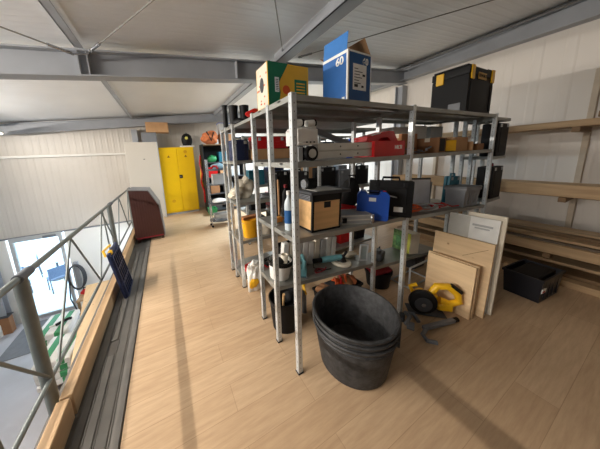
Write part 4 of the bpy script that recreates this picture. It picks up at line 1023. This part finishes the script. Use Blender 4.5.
# hose and tools near the wall right of the door
t = thing('hose_reel', 'dark hose looped upright against far wall right of door', 'hose', (-3.25, 6.18, ZG))
for k in range(3): MB().tube([(.19*math.cos(a)*(1-.1*k), -.03*k, .98+.36*math.sin(a)) for a in [2*PI*i/24 for i in range(24)]], .017, 8, True).done('loop', DGREY, t)
MB().tube([(-.19, 0, .9), (-.22, -.06, .4), (-.12, -.1, .03), (-.1, -.12, .02)], .017, 8).done('hose_end', DGREY, t)
MB().box(-.05, .05, .04, .1, .6, 1.4).done('bracket', STEEL, t)
t = thing('work_table', 'low table of tools against the far wall', 'table', (-2.7, 5.70, ZG)); MB().box(-.42, .42, -.3, .3, .62, .66, .004).done('top', TIMB, t)
for x in (-.38, .38):
    for y in (-.26, .26): MB().box(x-.025, x+.025, y-.025, y+.025, 0, .62).done('leg', TIMBD, t)
for k, (x, m, l) in enumerate(((-2.98, RED, 'red tool on the low table by far wall'), (-2.82, FABRIC, 'dark tool heap on the low table by far wall'), (-2.6, LGREY, 'pale grey bag on the low table by far wall'))):
    t = thing('tool_heap', l, 'tool', (x, 5.72, ZG+.661)); MB().lump((0, 0, .06), .1, .1, .07, .3, 40+k, 3, -.058).done('body', m, t); MB().tube([(-.08, 0, .06), (-.02, -.05, .2), (.07, -.03, .16), (.09, 0, .05)], .013, 8).done('handle', BLACK, t)

# glass door
D = MB(); fw = .07
D.box(DX0, DX0+fw, YF-.03, YF+.05, ZG, DZ1).box(DX1-fw, DX1, YF-.03, YF+.05, ZG, DZ1).box(DX0+fw, DX1-fw, YF-.03, YF+.05, DZ1-.12, DZ1).box(DX0+fw, DX1-fw, YF-.03, YF+.05, ZG, ZG+.09)
d = struct(D.done('door_1', LGREY, smooth=False))
MB().box(DX0+fw, DX1-fw, YF, YF+.012, ZG+.09, DZ1-.12).done('door_pane', GLASS, d)
MB().box(DX1-.36, DX1-.1, YF-.07, YF-.032, DZ1-.1, DZ1-.04, .006).done('door_closer', GREY, d)
MB().tube([(DX0+.1, YF-.03, ZG+1.0), (DX0+.1, YF-.08, ZG+1.0), (DX0+.22, YF-.08, ZG+1.0)], .012, 8).done('door_handle', CHROME, d)
# outside the door: paved yard with tables and chairs
o = MB().box(-14, 1, YF+.12, 26, ZG-.1, ZG-.02).done('ground_floor_outside', STONE); struct(o)
def patio_chair(x, y, rz, label):
    t = thing('patio_chair', label, 'chair', (x, y, ZG-.02), rz, 'chairs outside the glass door')
    m = mat('chair_blue_grey', (84, 98, 124), .5)
    MB().box(-.22, .22, -.22, .22, .43, .46, .01).done('seat', m, t); MB().box(-.22, .22, .2, .23, .5, .85, .01).done('backrest', m, t)
    for sx in (-1, 1):
        MB().tube([(sx*.2, -.2, 0), (sx*.2, -.19, .43)], .014, 8).done('leg', DGREY, t); MB().tube([(sx*.2, .24, 0), (sx*.2, .2, .46), (sx*.2, .22, .85)], .014, 8).done('leg', DGREY, t)
patio_chair(-5.35, 8.1, .6, 'blue grey patio chair outside door, left of table'); patio_chair(-4.35, 7.9, -2.6, 'blue grey patio chair outside, nearest the glass door')
patio_chair(-5.55, 9.3, -1.2, 'blue grey patio chair outside, behind round table')
t = thing('patio_table', 'round pale table on the bright yard outside the door', 'table', (-4.65, 8.85, ZG-.02)); MB().cyl((0, 0, .72), (0, 0, .75), .42, seg=28).done('top', LGREY, t); MB().cyl((0, 0, .02), (0, 0, .72), .035, seg=12).done('stem', DGREY, t); MB().cyl((0, 0, 0), (0, 0, .025), .25, seg=24).done('foot', DGREY, t)

# ================================================================== lamps
t = thing('strip_lamp', 'lit white strip lamp near the far wall at left edge', 'lamp', (-3.9, 5.3, 2.42))
MB().box(-.05, .05, -.62, .62, 0, .05, .004).done('housing', WHITE, t); MB().box(-.04, .04, -.6, .6, -.03, -.001, .01).done('tube', emit('lamp_white', (255, 244, 226), 9), t)
MB().tube([(0, 0, .05), (0, 0, roof(-3.9)-2.42-.1)], .008, 6).done('hanger', STEEL, t)
def strip(x, z, y0, y1, power, col, wdt=.06, aim=(0, 0), spread=180):
    l = bpy.data.lights.new('strip_light', 'AREA'); l.shape = 'RECTANGLE'; l.size = wdt; l.size_y = y1-y0; l.energy = power; l.color = col; l.spread = math.radians(spread)
    o = bpy.data.objects.new('strip_light', l); COL.objects.link(o)
    d = Vector((aim[0]-x, 0, aim[1]-z)).normalized()
    # area light emits along -Z; keep its long side (local Y) along world Y
    zc = -d; yc = Vector((0, 1, 0)); xc = yc.cross(zc)
    o.matrix_world = Matrix.Translation((x, (y0+y1)/2, z)) @ Matrix((xc, yc, zc)).transposed().to_4x4()
    return o
WARM = (1.0, .925, .835)
strip(-2.85, 2.70, -.9, 2.55, 22, WARM, .02, (-.95, .0), 66)      # unseen strip over the void, spread narrowed to keep light off the right
strip(-4.6, 2.33, -1.3, 4.4, 400, WARM, .02, (0, 3.0))
strip(-2.9, 2.70, .2, 2.55, 25, WARM, .03, (-4, 2.0))
strip(2.2, 2.6, 3.2, 5.6, 300, (.70, .87, 1.0), .08, (2.2, 0))  # unseen cool strip added to brighten the far wall behind the racks

# daylight
wd = bpy.data.worlds.new('world'); scene.world = wd; wd.use_nodes = True
bg = wd.node_tree.nodes['Background']; bg.inputs[0].default_value = (.72, .86, 1.0, 1); bg.inputs[1].default_value = 7.0

vs = scene.view_settings
scene.display_settings.display_device = 'sRGB'
vs.view_transform = 'Standard'; vs.look = 'None'; vs.gamma = 1; vs.exposure = -0.18
vs.use_curve_mapping = False
scene.cycles.max_bounces = 8
